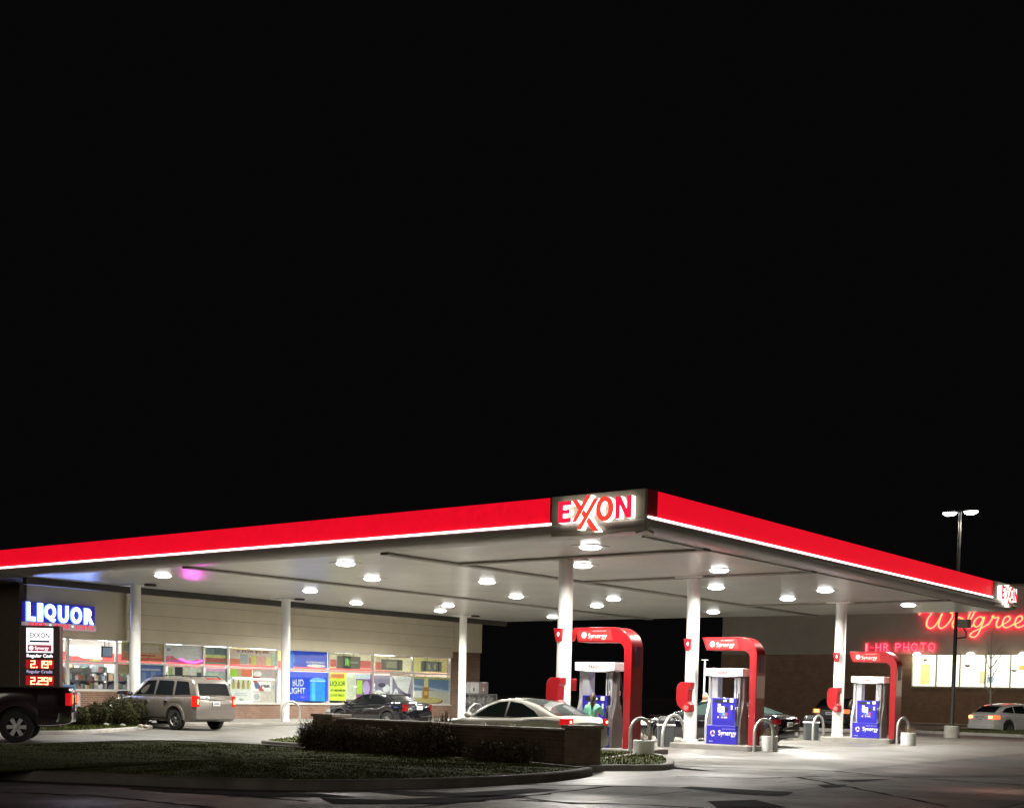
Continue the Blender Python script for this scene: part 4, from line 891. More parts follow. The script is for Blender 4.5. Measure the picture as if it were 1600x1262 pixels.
# shapes seen on the film
def film(px0,py0,px1,py1,c,label,shape='r'):
    a=on(px0,py1,1,WY+.1); d=on(px1,py0,1,WY+.1); t=thing('window_poster',label,'poster',(a.x,WY+.14,a.z)); w=d.x-a.x;h=d.z-a.z
    m=mat('film_%.2f_%.2f_%.2f'%c,c,.6,emit=c,es=.75)
    b=MB()
    if shape=='r': b.box(0,w,-.01,0,0,h)
    else: b.prism([(w/2+w/2*math.cos(R(180+180*k/10)),h+h*math.sin(R(180+180*k/10))) for k in range(11)],1,-.012,0)
    b.build('sheet',m,t); return t
film(1437,1037,1453,1069,(.95,.85,.35),'tall pale yellow poster in the leftmost bright window')
film(1438,1037,1452,1040,(.55,.45,.2),'thin dark yellow header strip above the pale yellow poster')
film(1592,1039,1606,1046,(.85,.5,.12),'small orange poster at the right edge of the picture')
for a,d,l in ((1439,1449,'dark bowl shaped lamp shade in the leftmost bright window'),(1507,1516,'dark bowl shaped lamp shade in the third bright window'),(1580,1589,'dark bowl shaped lamp shade in the fifth bright window')):
    film(a,(1029 if a<1450 else 1038 if a<1550 else 1046),d,(1033 if a<1450 else 1042 if a<1550 else 1049),(.10,.09,.07),l,'b')
film(1530,1048,1539,1068,(.85,.80,.45),'pale yellow pictured figure panel low in the fourth bright window')
film(1541,1057,1553,1066,(.50,.66,.72),'small blue grey picture low beside the young tree stem')
# wall lamps above windows
for px in (1432,1516,1598):
    p=on(px,1023,1,WY-.25); t=thing('wall_lamp','small glowing wall lamp over the bright shop windows, %s'%({1432:'leftmost',1516:'middle one behind the tall pole',1598:'at the right edge of the picture'}[px]),'wall lamp',(p.x,WY-.2,p.z-.02),0,'wall lamps over the shop windows')
    MB().tube([(0,.2,.25),(0,.05,.32),(0,-.02,.22)],.015,8).build('arm',STEEL,t)
    b=MB().lathe([(.26,0),(.24,.09),(.17,.17),(.06,.21),(.003,.215)],18); b.build('globe',glow('wall_lamp_glow',(1,.93,.75),2.2),t,smooth=60)
    l=bpy.data.lights.new('wall_lamp_light','POINT'); l.energy=20; l.color=(1,.85,.62); l.shadow_soft_size=.15
    lo=bpy.data.objects.new('wall_lamp_light',l); COL.objects.link(lo); lo.location=(0,-.35,-.2); lo.parent=t
# neon letters
NR=glow('neon_crimson',(.95,.015,.05),3.0); NO=glow('neon_orange',(1,.27,.07),2.2); NP=glow('neon_pink',(1,.12,.15),2.2)
a=on(1353,1018,1,WY); c=on(1466,1018,1,WY); top=on(1410,1004,1,WY)
t=thing('photo_sign','small glowing red channel letters reading one hour photo on the brick shop','sign',(a.x,WY-.02,a.z)); W_=c.x-a.x; hh=top.z-a.z
x=0
for ch,cw in zip('1-HR PHOTO',[.05,.085,.105,.105,.05,.105,.105,.12,.10,.12]):
    if ch not in ' ':
        if ch=='-':
            MB().box((x+.01)*W_,(x+cw*.7)*W_,-.10,-.02,hh*.42,hh*.54).build('letter',NR,t)
        else:
            q=lettering(ch,cw*W_*.80*(.8 if ch=='1' else 1),hh,(x*W_,-.02,0),NR,t,ext=.09,bold=.015,name='letter')
            lettering(ch,cw*W_*.68*(.8 if ch=='1' else 1),hh*.86,(cw*W_*.06,-.092,hh*.07),NP,q,ext=.01,bold=-.02,name='letter_face')
    x+=cw*1.055
t=thing('script_sign','large glowing red cursive shop name above the bright windows','sign',(0,WY-.02,0))
def cr_pts(P,n=8):
    P=[P[0]]+P+[P[-1]]; out=[]
    for i in range(1,len(P)-2):
        p0,p1,p2,p3=[Vector(P[i+k]) for k in (-1,0,1,2)]
        for j in range(n):
            s=j/n; out.append(.5*((2*p1)+(p2-p0)*s+(2*p0-5*p1+4*p2-p3)*s*s+(3*p1-p0-3*p2+p3)*s**3))
    return out+[Vector(P[-2])]
def ribbon(P,w,y0,y1):
    b=MB(); n=len(P); L=[];
    for i,p in enumerate(P):
        d=P[min(i+1,n-1)]-P[max(i-1,0)]; d.normalize(); nn=Vector((-d.y,d.x)); a=abs(nn.x*.8+nn.y*.35)
        ww=w*(.72+.5*a); L.append((p+nn*ww,p-nn*ww))
    rings=[[(l.x,y0,l.y),(r.x,y0,r.y),(r.x,y1,r.y),(l.x,y1,l.y)] for l,r in L]; b.loft(rings); return b
base=on(1450,978,1,WY).z; X0=on(1434,978,1,WY).x; SXW=1.32; base-=.14; U=.66   # x-height in metres
GLY={ # (x,y) in x-height units
 'W':[[(-.25,1.28),(.0,1.52),(.35,1.50),(.65,1.38),(.42,.9),(.36,.3),(.62,.0),(.95,.25),(1.25,.85),(1.42,1.35),(1.25,.7),(1.2,.2),(1.42,.0),(1.8,.35),(2.1,.95),(2.12,1.32),(1.95,1.42)]],
 'a':[[(.78,.75),(.5,.98),(.15,.75),(.0,.3),(.2,.0),(.5,.2),(.8,.9),(.70,.3),(.82,.0),(1.1,.25)]],
 'l':[[(-.05,.2),(.35,.75),(.62,1.4),(.52,1.62),(.30,1.35),(.12,.6),(.14,.1),(.32,.0),(.62,.3)]],
 'g':[[(.78,.8),(.5,1.0),(.15,.75),(.02,.35),(.2,.08),(.5,.25),(.82,.95),(.62,.1),(.35,-.62),(.02,-.85),(-.25,-.65),(.1,-.3),(.7,.0),(1.1,.3)]],
 'r':[[(-.02,.2),(.28,.7),(.36,1.05),(.52,.85),(.8,.9),(.66,.35),(.72,.05),(.92,.05),(1.15,.3)]],
 'e':[[(-.02,.22),(.35,.42),(.62,.72),(.5,.98),(.22,.85),(.08,.4),(.2,.03),(.52,.02),(.95,.32)]],
 'n':[[(-.02,.2),(.25,.9),(.18,.0),(.45,.7),(.75,.95),(.68,.3),(.8,.0),(1.05,.25)]],
 's':[[(-.02,.2),(.3,.7),(.42,1.02),(.55,.5),(.4,.02),(.1,.05),(.2,.15),(.75,.3)]]}
x=.35; adv={'W':2.15,'a':.92,'l':.52,'g':.96,'r':.92,'e':.80,'n':.90,'s':.8}
for ch in 'Walgreens':
    for P in GLY[ch]:
        P=[((q[0]*(1 if ch=='W' else .87)+x)*U*SXW+X0,(q[1])*U+base) for q in P]
        C=cr_pts(P,6); w=.082
        q=ribbon(C,w,-.16,0).build('letter',NR,t); ribbon(C,w*.52,-.175,-.162).build('letter_face',NO,q)
    x+=adv[ch]
# shop pavement and kerb
struct(MB().box(-26,30,46.8,50,0,.13),'shop_pavement',mat('store_walk',(.38,.36,.32),.75),bevel=.02)
b=MB().box(-24,-1.7,26.4,26.9,0,.15); 
struct(b,'kerb',KERB,bevel=.02)

# ================================================================ LAMP POST
LY=24.4
def lp(px,py): return on(px,py,1,LY)
bx=lp(1487,1140).x
t=thing('street_lamp','tall dark lamp post with two glowing heads on a round concrete base','lamp post',(bx,LY,0))
zt=lp(1502,799).z; zb=lp(1487,1133).z
MB().lathe([(.30,0),(.30,zb-.03),(.27,zb),(.001,zb)],28).build('concrete_base',mat('base_concrete',(.30,.285,.245),.8,var=.25,scale=5,bump=.5),t,smooth=40)
MB().cyl((0,0,zb),(0,0,zt+.05),.085,.06,16).build('pole',STEEL,t,smooth=60)
for s,px,py in ((-1,1489,800),(1,1518,797)):
    a=lp(px,py); dx=a.x-bx-(.0); 
    dx=s*.42
    h=MB(); h.loft([[(dx+u*k,v*k2,z) for u,v in ((-.27,-.19),(.27,-.19),(.27,.19),(-.27,.19))] for k,k2,z in ((1,1,zt-.02),(.95,.95,zt+.08),(.6,.6,zt+.14))]); hd=h.build('lamp_head',STEEL,t,bevel=.01)
    MB().tube([(0,0,zt+.02),(dx*.6,0,zt+.05)],.03,8).build('arm',STEEL,t)
    b=MB(); b.loft([[(dx+.28*math.cos(2*math.pi*q/16)*k,.20*math.sin(2*math.pi*q/16)*k,z) for q in range(16)] for k,z in ((1,zt-.021),(.9,zt-.08),(.55,zt-.13),(.05,zt-.145))]); b.build('lens',glow('street_lens',(.95,.97,1),16),hd,smooth=60)
    l=bpy.data.lights.new('street_light','SPOT'); l.energy=420; l.spot_size=R(150); l.spot_blend=.6; l.shadow_soft_size=.2; l.color=(1,.97,.9)
    lo=bpy.data.objects.new('street_light',l); COL.objects.link(lo); lo.location=(dx,0,zt-.2); lo.parent=t
z1=lp(1508,975).z
b=MB().box(.12,.55,-.2,.2,z1-.15,z1+.2); b.build('flood_box',mat('flood_grey',(.25,.23,.2),.5),t,bevel=.015)
MB().tube([(.0,0,z1-.55),(.42,0,z1-.52),(.42,0,z1-.3),(.3,0,z1-.16)],.03,8).build('bracket',STEEL,t)

# ================================================================ BARE YOUNG TREE
p=gp(1547,1144); TX,TY=p.x,p.y-.2
t=thing('bare_tree','slender leafless young tree on the grass island before the bright windows','tree',(TX,TY,.2))
Ht=on(1544,985,1,TY).z-.2
b=MB(); b.tube([(0,0,-.1),(.01,0,Ht*.3),(-.03,0,Ht*.6),(-.05,0,Ht*.82),(-.04,0,Ht)],[.055,.05,.04,.028,.008],8); tr=b.build('trunk',mat('pale_bark',(.5,.45,.38),.8,var=.25,scale=20,bump=.4),t,smooth=60)
def branch(p,d,L,r,dep):
    pts=[Vector(p)]; d=Vector(d).normalized()
    for k in range(4):
        d=(d+Vector((random.gauss(0,.08),random.gauss(0,.08),.10))).normalized(); pts.append(pts[-1]+d*L/4)
    b=MB(); b.tube(pts,[r*(1-.2*i) for i in range(5)],5); b.build('branch',MC['pale_bark'],t)
    if dep:
        for k in range(3):
            q=pts[random.randint(1,3)]; e=(d+Vector((random.gauss(0,.5),random.gauss(0,.5),.2))).normalized(); branch(q,e,L*.5,r*.5,dep-1)
for s,z,L in [(-1,.60,1.15),(1,.62,1.2),(-1,.70,.9),(1,.72,.95),(-1,.80,.6),(1,.82,.6),(-1,.36,.8),(1,.33,.9),(1,.5,.9),(-1,.48,.8)]:
    branch((-.03,0,Ht*z),(s*.62,random.uniform(-.6,.6),.75),L*.9,.024,1)

# ================================================================ VEHICLES
def interp(T,x):
    if x<=T[0][0]: return T[0][1]
    for (a,b_),(c,d_) in zip(T,T[1:]):
        if x<=c: return b_+(d_-b_)*(x-a)/(c-a)
    return T[-1][1]
def vehicle(name,label,cat,loc,heading,P,paint,group=None,lit=True,glass=CARGL,headlit=False,zs=1):
    L,Wd=P['L'],P['W']; cl=P['clear']; wr=P['wr']; xr,xf=P['xr'],P['xf']; top=P['top']; roof=P['roof']
    t=thing(name,label,cat,loc,R(heading),group)
    hw=Wd/2; ra=wr+P.get('gap',.06)
    def plan(x):
        u=abs(2*x/L); return hw*(1-P.get('taper',.10)*u**5-.05*max(0,u-.9)/.1)
    xs=sorted(set([-L/2+.0,-L/2+.03,-L/2+.08,-L/2+.16]+[-L/2+.26+k*.07 for k in range(int((L-.5)/.07)+1)]+[L/2-.16,L/2-.08,L/2-.03,L/2]+[q+s*ra*.999 for q in (xr,xf) for s in (-1,1)]+[q+s*ra*1.001 for q in (xr,xf) for s in (-1,1)]))
    rings=[]
    for x in xs:
        e=min(x+L/2,L/2-x); ef=max(0,1-e/.16)
        w=plan(x)-.03*ef**2; zb=cl+.05*max(0,1-e/.5)+.05*ef**2; zt=interp(top,x)-.07*ef**2
        for xw in (xr,xf):
            if abs(x-xw)<ra: zb=max(zb,wr+math.sqrt(max(0,ra*ra-(x-xw)**2)))
        zb=min(zb,zt-.08); h=zt-zb
        half=[(.86*w,zb),(.965*w,zb+.02),(.99*w,zb+.2*h),(1.0*w,zb+.5*h),(.99*w,zb+.74*h),(.965*w,zb+.88*h),(.925*w,zb+.96*h),(.86*w,zb+h),(.45*w,zb+h+P.get('crown',.025))]
        r=[(x,-y,z) for y,z in half]+[(x,0,zt+P.get('crown',.03)*1.2)]+[(x,y,z) for y,z in half[::-1]]
        rings.append(r)
    b=MB(); b.loft(rings); body=b.build('body',paint,t,smooth=38)
    # underbody and dark wells
    b=MB(); b.box(-L/2+.2,L/2-.2,-hw*.82,hw*.82,cl+.02,min(interp(top,xr)-.12,wr*2+.12)); b.build('underbody',mat('underbody_black',(.01,.01,.01),.8),t)
    # greenhouse
    gx0,gx1=roof[0][0],roof[-1][0]; Hm=max(z for x,z in roof); Zb=P['belt']; wb,wt=hw*.885,hw*P.get('tumble',.70)
    def gw(z): return wb+(wt-wb)*max(0,(z-Zb))/(Hm-Zb)
    def gend(x): # plan taper at the ends
        u=abs((x-(gx0+gx1)/2)/((gx1-gx0)/2)); return 1-.08*u**4
    N=44; rings=[]
    gxs=sorted(set([gx0+(gx1-gx0)*k/N for k in range(N+1)]+[x for x,z in roof]))
    for x in gxs:
        z=interp(roof,x); z=max(z,interp(top,x)-.01); k=gend(x); zb=min(Zb-.03,interp(top,x)-.02)
        y0=gw(Zb)*k; d=z-Zb
        y1=gw(max(Zb,z-.07))*k; y2=max(.05,gw(z)*k-.10); zz1=max(zb+.004,z-.06) 
        half=[(y0,zb),(y1,zz1),((y1+y2)/2+.02,z-.022),(y2,z-.004 if z>zb else z),(y2*.5,z+.012)]
        rings.append([(x,-a,c) for a,c in half]+[(x,0,z+.018)]+[(x,a,c) for a,c in half[::-1]])
    b=MB(); b.loft(rings); b.build('cabin',paint,t,smooth=50)
    # side glass, each pane on both sides
    for s in (-1,1):
        for poly in P['side']:
            b=MB(); V=[(x,s*(gw(z)*gend(x)+.008),z) for x,z in poly]; V2=[(x,s*(gw(z)*gend(x)-.01),z) for x,z in poly]; n=len(V)
            b.add(V+V2,[tuple(range(n)),tuple(range(n,2*n))]+[(i,(i+1)%n,n+(i+1)%n,n+i) for i in range(n)]); b.build('side_window',glass,t)
    def slopeglass(xa,xb,nm,inx=.09):
        b=MB(); rows=[]; n=8
        for k in range(n+1):
            x=xa+(xb-xa)*k/n; z=interp(roof,x); y=max(.1,gw(z)*gend(x)-inx-.04)
            sl=1 if xa<0 else -1
            off=.014
            rows.append([(x-(.012 if xa<(gx0+gx1)/2 else -.012),yy*y,z+off+.012*(1-yy*yy)) for yy in (-1,-.6,-.2,.2,.6,1)])
        b.loft(rows,cap=False,closed=False); b.build(nm,glass,t,smooth=60,recalc=True)
    slopeglass(*P['rearglass'],'rear_window'); slopeglass(*P['windshield'],'windshield',.07)
    # lamp strips wrapped round the corners
    def strip(nm,m,z0,z1,side_len,end_len,end,off=.012,sides=(-1,1),z0b=None,z1b=None):
        for s in sides:
            path=[]
            for k in range(6):
                x=(-L/2+.05+side_len*(1-k/5)); path.append((x,plan(x)+off))
            y0=plan(-L/2)-.02
            path[-1]=(-L/2+.045,plan(-L/2+.05)+off*.5)
            path+= [(-L/2-off+.004,y0-.03),(-L/2-off,y0-end_len)]
            ex=1 if end<0 else -1
            b=MB(); n=len(path); rg=[]
            for i,(x,y) in enumerate(path):
                za=z0 if z0b is None else z0+(z0b-z0)*(i/(n-1)); zc=z1 if z1b is None else z1+(z1b-z1)*(i/(n-1))
                iy=y-.03; ix=x+.03 if i>=n-2 else x
                rg.append([(x*ex,s*y,za),(x*ex,s*y,zc),(ix*ex,s*iy,zc),(ix*ex,s*iy,za)])
            b.loft(rg); b.build(nm,m,t,smooth=40)
    TL=P['tail']; strip('tail_light',P.get('tailmat',mat('tail_red',(.25,.0,.0),.2,emit=(.65,.008,.012),es=.7)) if lit else mat('tail_unlit',(.3,.01,.012),.2),*TL[:4],-1,off=.014)
    if lit and P.get('core'):
        c=P['core']; cm=P.get('coremat',glow('tail_core',(1,.42,.22),4))
        for s in (-1,1):
            b=MB().box(-L/2-.03,-L/2-.004,s*(plan(-L/2)-.05)-.0,s*(plan(-L/2)-.05-c[2]),c[0],c[1]); b.build('tail_light_core',cm,t,bevel=.01)
    HL=P['head']; strip('headlight',glow('head_glow',(1,.93,.8),3) if headlit else mat('headlight_clear',(.6,.6,.6),.1),*HL[:4],1,off=.014)
    bm=P.get('bumpermat',paint)
    for e,nm in ((-1,'rear_bumper'),(1,'front_bumper')):
        z0,z1=P['bump']; path=[]
        for y in (-1,-.9,-.6,0,.6,.9,1):
            x=L/2+.045-(.0 if abs(y)<.7 else .05 if abs(y)<.95 else .30); path.append((x,y*(plan(L/2-.25)+.012)))
        b=MB(); b.loft([[(e*x,y,z0),(e*(x+.01),y,(z0+z1)/2),(e*x,y,z1),(e*(x-.12),y*.97,z1),(e*(x-.12),y*.97,z0)] for x,y in path]); b.build(nm,bm,t,smooth=40)
    zp=P.get('plate',.8); pl=MB().box(-L/2-.035-(P.get('plx',0)),-L/2-.005-P.get('plx',0),-.16,.16,zp,zp+.15).build('license_plate',PLATE,t,bevel=.004)
    MB().box(-L/2-.037-P.get('plx',0),-L/2-.0355-P.get('plx',0),-.11,.11,zp+.045,zp+.10).build('plate_marks',mat('plate_ink',(.25,.25,.3),.5),pl)
    if P.get('trunkbar'): MB().box(-L/2-.03,-L/2-.004,-.3,.3,zp+.19,zp+.23).build('trunk_trim',CHR,t,bevel=.005)
    # doors: handles, seams, mirrors
    for s in (-1,1):
        for x in P['handles']: MB().box(x-.09,x+.09,s*(hw*.985),s*(hw+.03),P['belt']-.17,P['belt']-.135).build('door_handle',P.get('handlemat',paint),t,bevel=.008)
        for x in P['seams']:
            b=MB(); zt_=interp(top,x)
            zz_=[cl+.12+(zt_-.1-cl-.12)*k/6 for k in range(7)]
            def yb_(z): 
                h=zt_-cl; q=(z-cl)/h; return plan(x)*interp([(0,.965),(.2,.99),(.5,1.0),(.74,.99),(.88,.965),(.96,.925)],q)
            b.loft([[(x-.005,s*(yb_(z)+.003),z),(x+.005,s*(yb_(z)+.003),z),(x+.005,s*(yb_(z)-.01),z),(x-.005,s*(yb_(z)-.01),z)] for z in zz_]); b.build('door_seam',mat('seam_black',(.01,.01,.01),.7),t)
        xm=P['mirror']; b=MB().sph((xm,s*(hw+.09),P['belt']+.07),(.09,.11,.075),8); b.build('side_mirror',P.get('mirrormat',paint),t,smooth=60)
        for xw in (xr,xf):
            y=s*(hw-.115); prof=[(wr*.62,-.10),(wr*.92,-.105),(wr,-.085),(wr,.085),(wr*.92,.105),(wr*.62,.10)]
            b=MB(); b.lathe(prof+[prof[0]],28,ax=1,cap=False); wheel=b.build('wheel',RUB,t,smooth=40,loc=(xw,y,wr))
            b=MB(); b.lathe([(wr*.66,-s*.0-.09),(wr*.66,.09)],28,ax=1,cap=False); yo=s*.085
            b.lathe([(wr*.66,yo),(wr*.60,yo+s*.012),(wr*.56,yo-s*.03)],28,ax=1,cap=False)
            b.lathe([(wr*.17,yo-s*.02),(wr*.15,yo+s*.0),(.004,yo+s*.002)],14,ax=1)
            ns=P.get('spokes',5)
            for k in range(ns):
                a=2*math.pi*k/ns; ca,sa=math.cos(a),math.sin(a); w1,w2=wr*.10,wr*.13; r0,r1=wr*.1,wr*.62
                q=[(r0,-w1),(r1,-w2),(r1,w2),(r0,w1)]
                f=lambda u,v,d:(u*ca-v*sa,yo-s*d,u*sa+v*ca)
                b.add([f(u,v,.012) for u,v in q]+[f(u,v,.05) for u,v in q],[(0,1,2,3),(4,5,6,7),(0,1,5,4),(1,2,6,5),(2,3,7,6),(3,0,4,7)])
            b.build('rim',P.get('rimmat',RIM),wheel,smooth=40)
            MB().lathe([(wr*.6,-s*.02),(.004,-s*.02),(.004,s*.0),(wr*.6,s*.0)],20,ax=1).build('brake_disc',mat('wheel_shadow',(.02,.02,.02),.6),wheel)
    return t
SEDAN=dict(L=4.75,W=1.85,clear=.20,wr=.335,xr=-1.38,xf=1.42,belt=.93,taper=.13,
 top=[(-2.375,.94),(-2.2,1.02),(-1.75,1.03),(-.9,.98),(.9,.93),(1.05,.94),(1.8,.82),(2.2,.70),(2.375,.60)],
 roof=[(-2.05,1.0),(-1.75,1.10),(-1.2,1.29),(-.7,1.40),(-.2,1.445),(.15,1.43),(.5,1.33),(.9,1.13),(1.28,.93)],
 side=[[(-1.42,1.0),(-1.2,1.16),(-.75,1.315),(-.28,1.365),(-.22,1.0),(-.5,.985),(-1.1,.985)],[(-.20,1.365),(.14,1.345),(.45,1.245),(.95,1.0),(.98,.97),(-.16,.97)]],
 rearglass=(-1.92,-.72),windshield=(.30,1.18),tail=(.83,.99,.14,.15),core=(.88,.94,.06),head=(.58,.72,.35,.25),bump=(.32,.56),
 handles=(-.75,.25),seams=(-1.12,-.18,1.02),mirror=.93,plate=.72,spokes=7)

def var(base,**k):
    d=dict(base); d.update(k); return d
WPAINT=mat('white_pearl_paint',(.58,.56,.50),.25,coat=1,var=.02)
BPAINT=mat('black_car_paint',(.008,.008,.011),.12,coat=1,spec=.8)
SPAINT=mat('silver_beige_paint',(.19,.168,.145),.32,.35,coat=.6)
MPAINT=mat('dark_maroon_paint',(.020,.006,.010),.2,coat=1)
SV2=mat('white_cool_paint',(.62,.61,.60),.25,coat=1)
# white sedan behind the low wall, nose to the left
wc=on(953,1150,1,-2.25)
PW=var(SEDAN,L=4.8,roof=[(-2.05,1.0),(-1.75,1.12),(-1.25,1.31),(-.8,1.415),(-.35,1.45),(.0,1.42),(.35,1.31),(.7,1.12),(1.02,.94)],mirror=.72,
 side=[[(-1.5,1.0),(-1.28,1.16),(-.85,1.33),(-.44,1.375),(-.40,1.0),(-.6,.985),(-1.2,.985)],[(-.37,1.375),(-.06,1.345),(.26,1.245),(.70,1.0),(.73,.97),(-.33,.97)]],windshield=(.12,.93))
wh=R(174); wf=Vector((math.cos(wh),math.sin(wh),0)); wrt=Vector((math.sin(wh),-math.cos(wh),0)); wp=on(954,1150,1,-2.15); wp.z=0
wcen=wp+wf*2.28-wrt*.80
wsd=vehicle('white_sedan','white sedan waiting behind the low brick wall at the nearest pump','car',tuple(wcen),174,PW,WPAINT,glass=CARGL2); wsd.scale=(.95,.93,.92)
# black sedan at the far side of the middle island
rx=on(1219,1130,1,7.6)
PB=var(SEDAN,tailmat=mat('tail_dim',(.06,.0,.0),.2,emit=(.4,.01,.02),es=.15),core=None,plate=.66,tail=(.74,.90,.14,.10))
bsd=vehicle('black_sedan','black sedan with lit headlight behind the middle blue fuel pump','car',(rx.x-2.4,8.25,0),181,PB,BPAINT,headlit=True,glass=mat('greenish_glass',(.06,.10,.09),.07,spec=.9)); bsd.scale=(1,1,.93)
# black saloon in front of the store
CTS=var(SEDAN,L=4.8,W=1.8,belt=.97,taper=.07,
 top=[(-2.4,.98),(-2.3,1.08),(-1.6,1.10),(-.9,1.02),(.9,.96),(1.1,.97),(2.0,.86),(2.4,.74)],
 roof=[(-1.85,1.06),(-1.5,1.20),(-1.1,1.38),(-.6,1.44),(-.1,1.45),(.25,1.40),(.65,1.24),(1.2,.97)],
 side=[[(-1.25,1.04),(-1.1,1.2),(-.72,1.36),(-.28,1.385),(-.24,1.02)],[(-.19,1.385),(.2,1.36),(.52,1.23),(.98,1.0),(-.15,1.0)]],
 rearglass=(-1.72,-.72),windshield=(.35,1.12),tail=(.74,1.02,.10,.09),core=None,tailmat=mat('tail_red_glass',(.14,.003,.003),.15,emit=(.7,.02,.02),es=.15),plate=.80,trunkbar=1,handlemat=BPAINT)
cx=on(592,1110,0,-15.0)
cts=vehicle('black_saloon','black saloon parked nose towards the store windows beyond the low wall','car',(-15.2,cx.y+.15,0),179,CTS,BPAINT); cts.scale=(.92,.92,.90)
# silver sport utility
SUVP=dict(L=5.0,W=1.93,clear=.30,wr=.385,xr=-1.42,xf=1.55,belt=1.16,taper=.05,tumble=.78,gap=.09,crown=.02,
 top=[(-2.5,1.12),(-2.4,1.18),(1.0,1.16),(1.15,1.16),(2.2,1.04),(2.5,.92)],
 roof=[(-2.46,1.17),(-2.40,1.30),(-2.26,1.66),(-2.1,1.80),(-1.5,1.86),(.2,1.85),(.55,1.76),(1.25,1.17)],
 side=[[(-2.12,1.26),(-1.96,1.70),(-1.35,1.73),(-1.30,1.24)],[(-1.18,1.24),(-1.2,1.73),(-.36,1.74),(-.22,1.24)],[(-.12,1.24),(-.2,1.74),(.30,1.72),(.92,1.26),(.95,1.22)]],
 rearglass=(-2.435,-2.27),windshield=(.58,1.2),tail=(.84,1.22,.12,.13),core=(.93,1.10,.05),tailmat=mat('tail_red_bright',(.3,.0,.0),.2,emit=(.85,.02,.01),es=.9),coremat=glow('tail_core_hot',(1,.42,.14),2.6),
 head=(.72,.92,.3,.25),bump=(.42,.72),handles=(-.95,.15),seams=(-1.35,-.28,1.0),mirror=.98,plate=.87,trunkbar=1,mirrormat=BLACKP,handlemat=CHR,spokes=5,
 rimmat=mat('rim_dull',(.22,.21,.2),.4,.7))
suv=vehicle('silver_suv','silver beige sport utility with glowing brake lights before the store','sport utility',(0,0,0),179,SUVP,SPAINT,headlit=True); suv.scale=(.96,.92,.93)
# place by its left rear wheel contact
h=R(179); f=Vector((math.cos(h),math.sin(h),0)); lft=Vector((-f.y,f.x,0))
rw=gp(274,1140); suv.location=rw-f*(SUVP['xr'])-lft*(SUVP['W']/2-.1)
b=MB()
for s in (-1,1): b.tube([(-1.9,s*.62,1.86),(-1.8,s*.62,1.91),(.1,s*.62,1.91),(.25,s*.62,1.85)],.02,6)
b.build('roof_rack',BLACKP,suv)
MB().box(-2.42,-2.30,-.28,.28,1.80,1.845).build('high_brake_lamp',mat('hb_red',(.4,.02,.02),.3,emit=(.6,.05,.04),es=.3),suv)
MB().tube([(-2.47,.0,1.22),(-2.49,.25,1.20)],.012,6).build('wiper',BLACKP,suv)
for s in (-1,1): MB().box(-1.0,1.1,s*.86,s*1.0,.40,.46).build('side_step',BLACKP,suv,bevel=.01)
for xw in (-1.42,1.55):
    for s in (-1,1):
        n=12; b=MB(); b.loft([[( xw+rr_*math.cos(R(a)), s*(.965+dy), .385+rr_*math.sin(R(a)))  for rr_,dy in ((.475,-.02),(.475,.025),(.56,.015),(.57,-.03))] for a in range(0,181,15)]); b.build('wheel_flare',SPAINT,suv,smooth=50)
def beam(root,x,s,z,e,ang=70,col=(1,.88,.65),pitch=-4):
    l=bpy.data.lights.new('headlight_beam','SPOT'); l.energy=e; l.spot_size=R(ang); l.spot_blend=.7; l.shadow_soft_size=.06; l.color=col
    lo=bpy.data.objects.new('headlight_beam',l); COL.objects.link(lo); lo.parent=root; lo.location=(x,s,z); lo.rotation_euler=(R(90+pitch),0,R(-90))
beam(suv,2.62,.7,.82,60);beam(suv,2.62,-.7,.82,60)
# dark pickup at the left edge
PK=dict(L=5.75,W=1.98,clear=.42,wr=.385,xr=-1.62,xf=1.95,belt=1.28,taper=.03,tumble=.80,gap=.10,crown=.01,
 top=[(-2.87,1.30),(-2.8,1.33),(1.3,1.31),(1.5,1.28),(2.6,1.16),(2.87,1.02)],
 roof=[(-1.0,1.30),(-.95,1.45),(-.85,1.80),(-.6,1.88),(.6,1.88),(.9,1.80),(1.6,1.29)],
 side=[[(-.78,1.38),(-.70,1.78),(.0,1.78),(.05,1.36)],[(.12,1.36),(.1,1.78),(.75,1.75),(1.25,1.38)]],
 rearglass=(-.975,-.86),windshield=(.95,1.5),tail=(.92,1.22,.09,.07),core=(.96,1.18,.045),coremat=glow('tail_core_red',(1,.20,.08),2),
 head=(.85,1.05,.3,.3),bump=(.52,.74),bumpermat=CHR,handles=(-.1,.85),seams=(-.95,.08,1.2),mirror=1.2,plate=.78,spokes=6,mirrormat=BLACKP)
h=R(233); f=Vector((math.cos(h),math.sin(h),0)); lft=Vector((-f.y,f.x,0)); rw=gp(26,1160)
pk=vehicle('dark_pickup','dark maroon pickup truck cut off by the left edge of the picture','pickup',rw-f*PK['xr']-lft*(PK['W']/2-.1),233,PK,MPAINT)
MB().box(-2.78,-1.05,-.80,.80,1.345,1.352).build('bed_cover',BLACKP,pk)
MB().box(-2.80,-1.05,.83,.90,1.342,1.362).build('bed_rail',mat('rail_plastic',(.05,.05,.06),.25),pk);MB().box(-2.80,-1.05,-.90,-.83,1.342,1.362).build('bed_rail',MC['rail_plastic'],pk)
MB().box(-1.05,-1.02,-1.0,-.72,.22,.55).build('mud_flap',BLACKP,pk);MB().box(-1.05,-1.02,.72,1.0,.22,.55).build('mud_flap',BLACKP,pk)
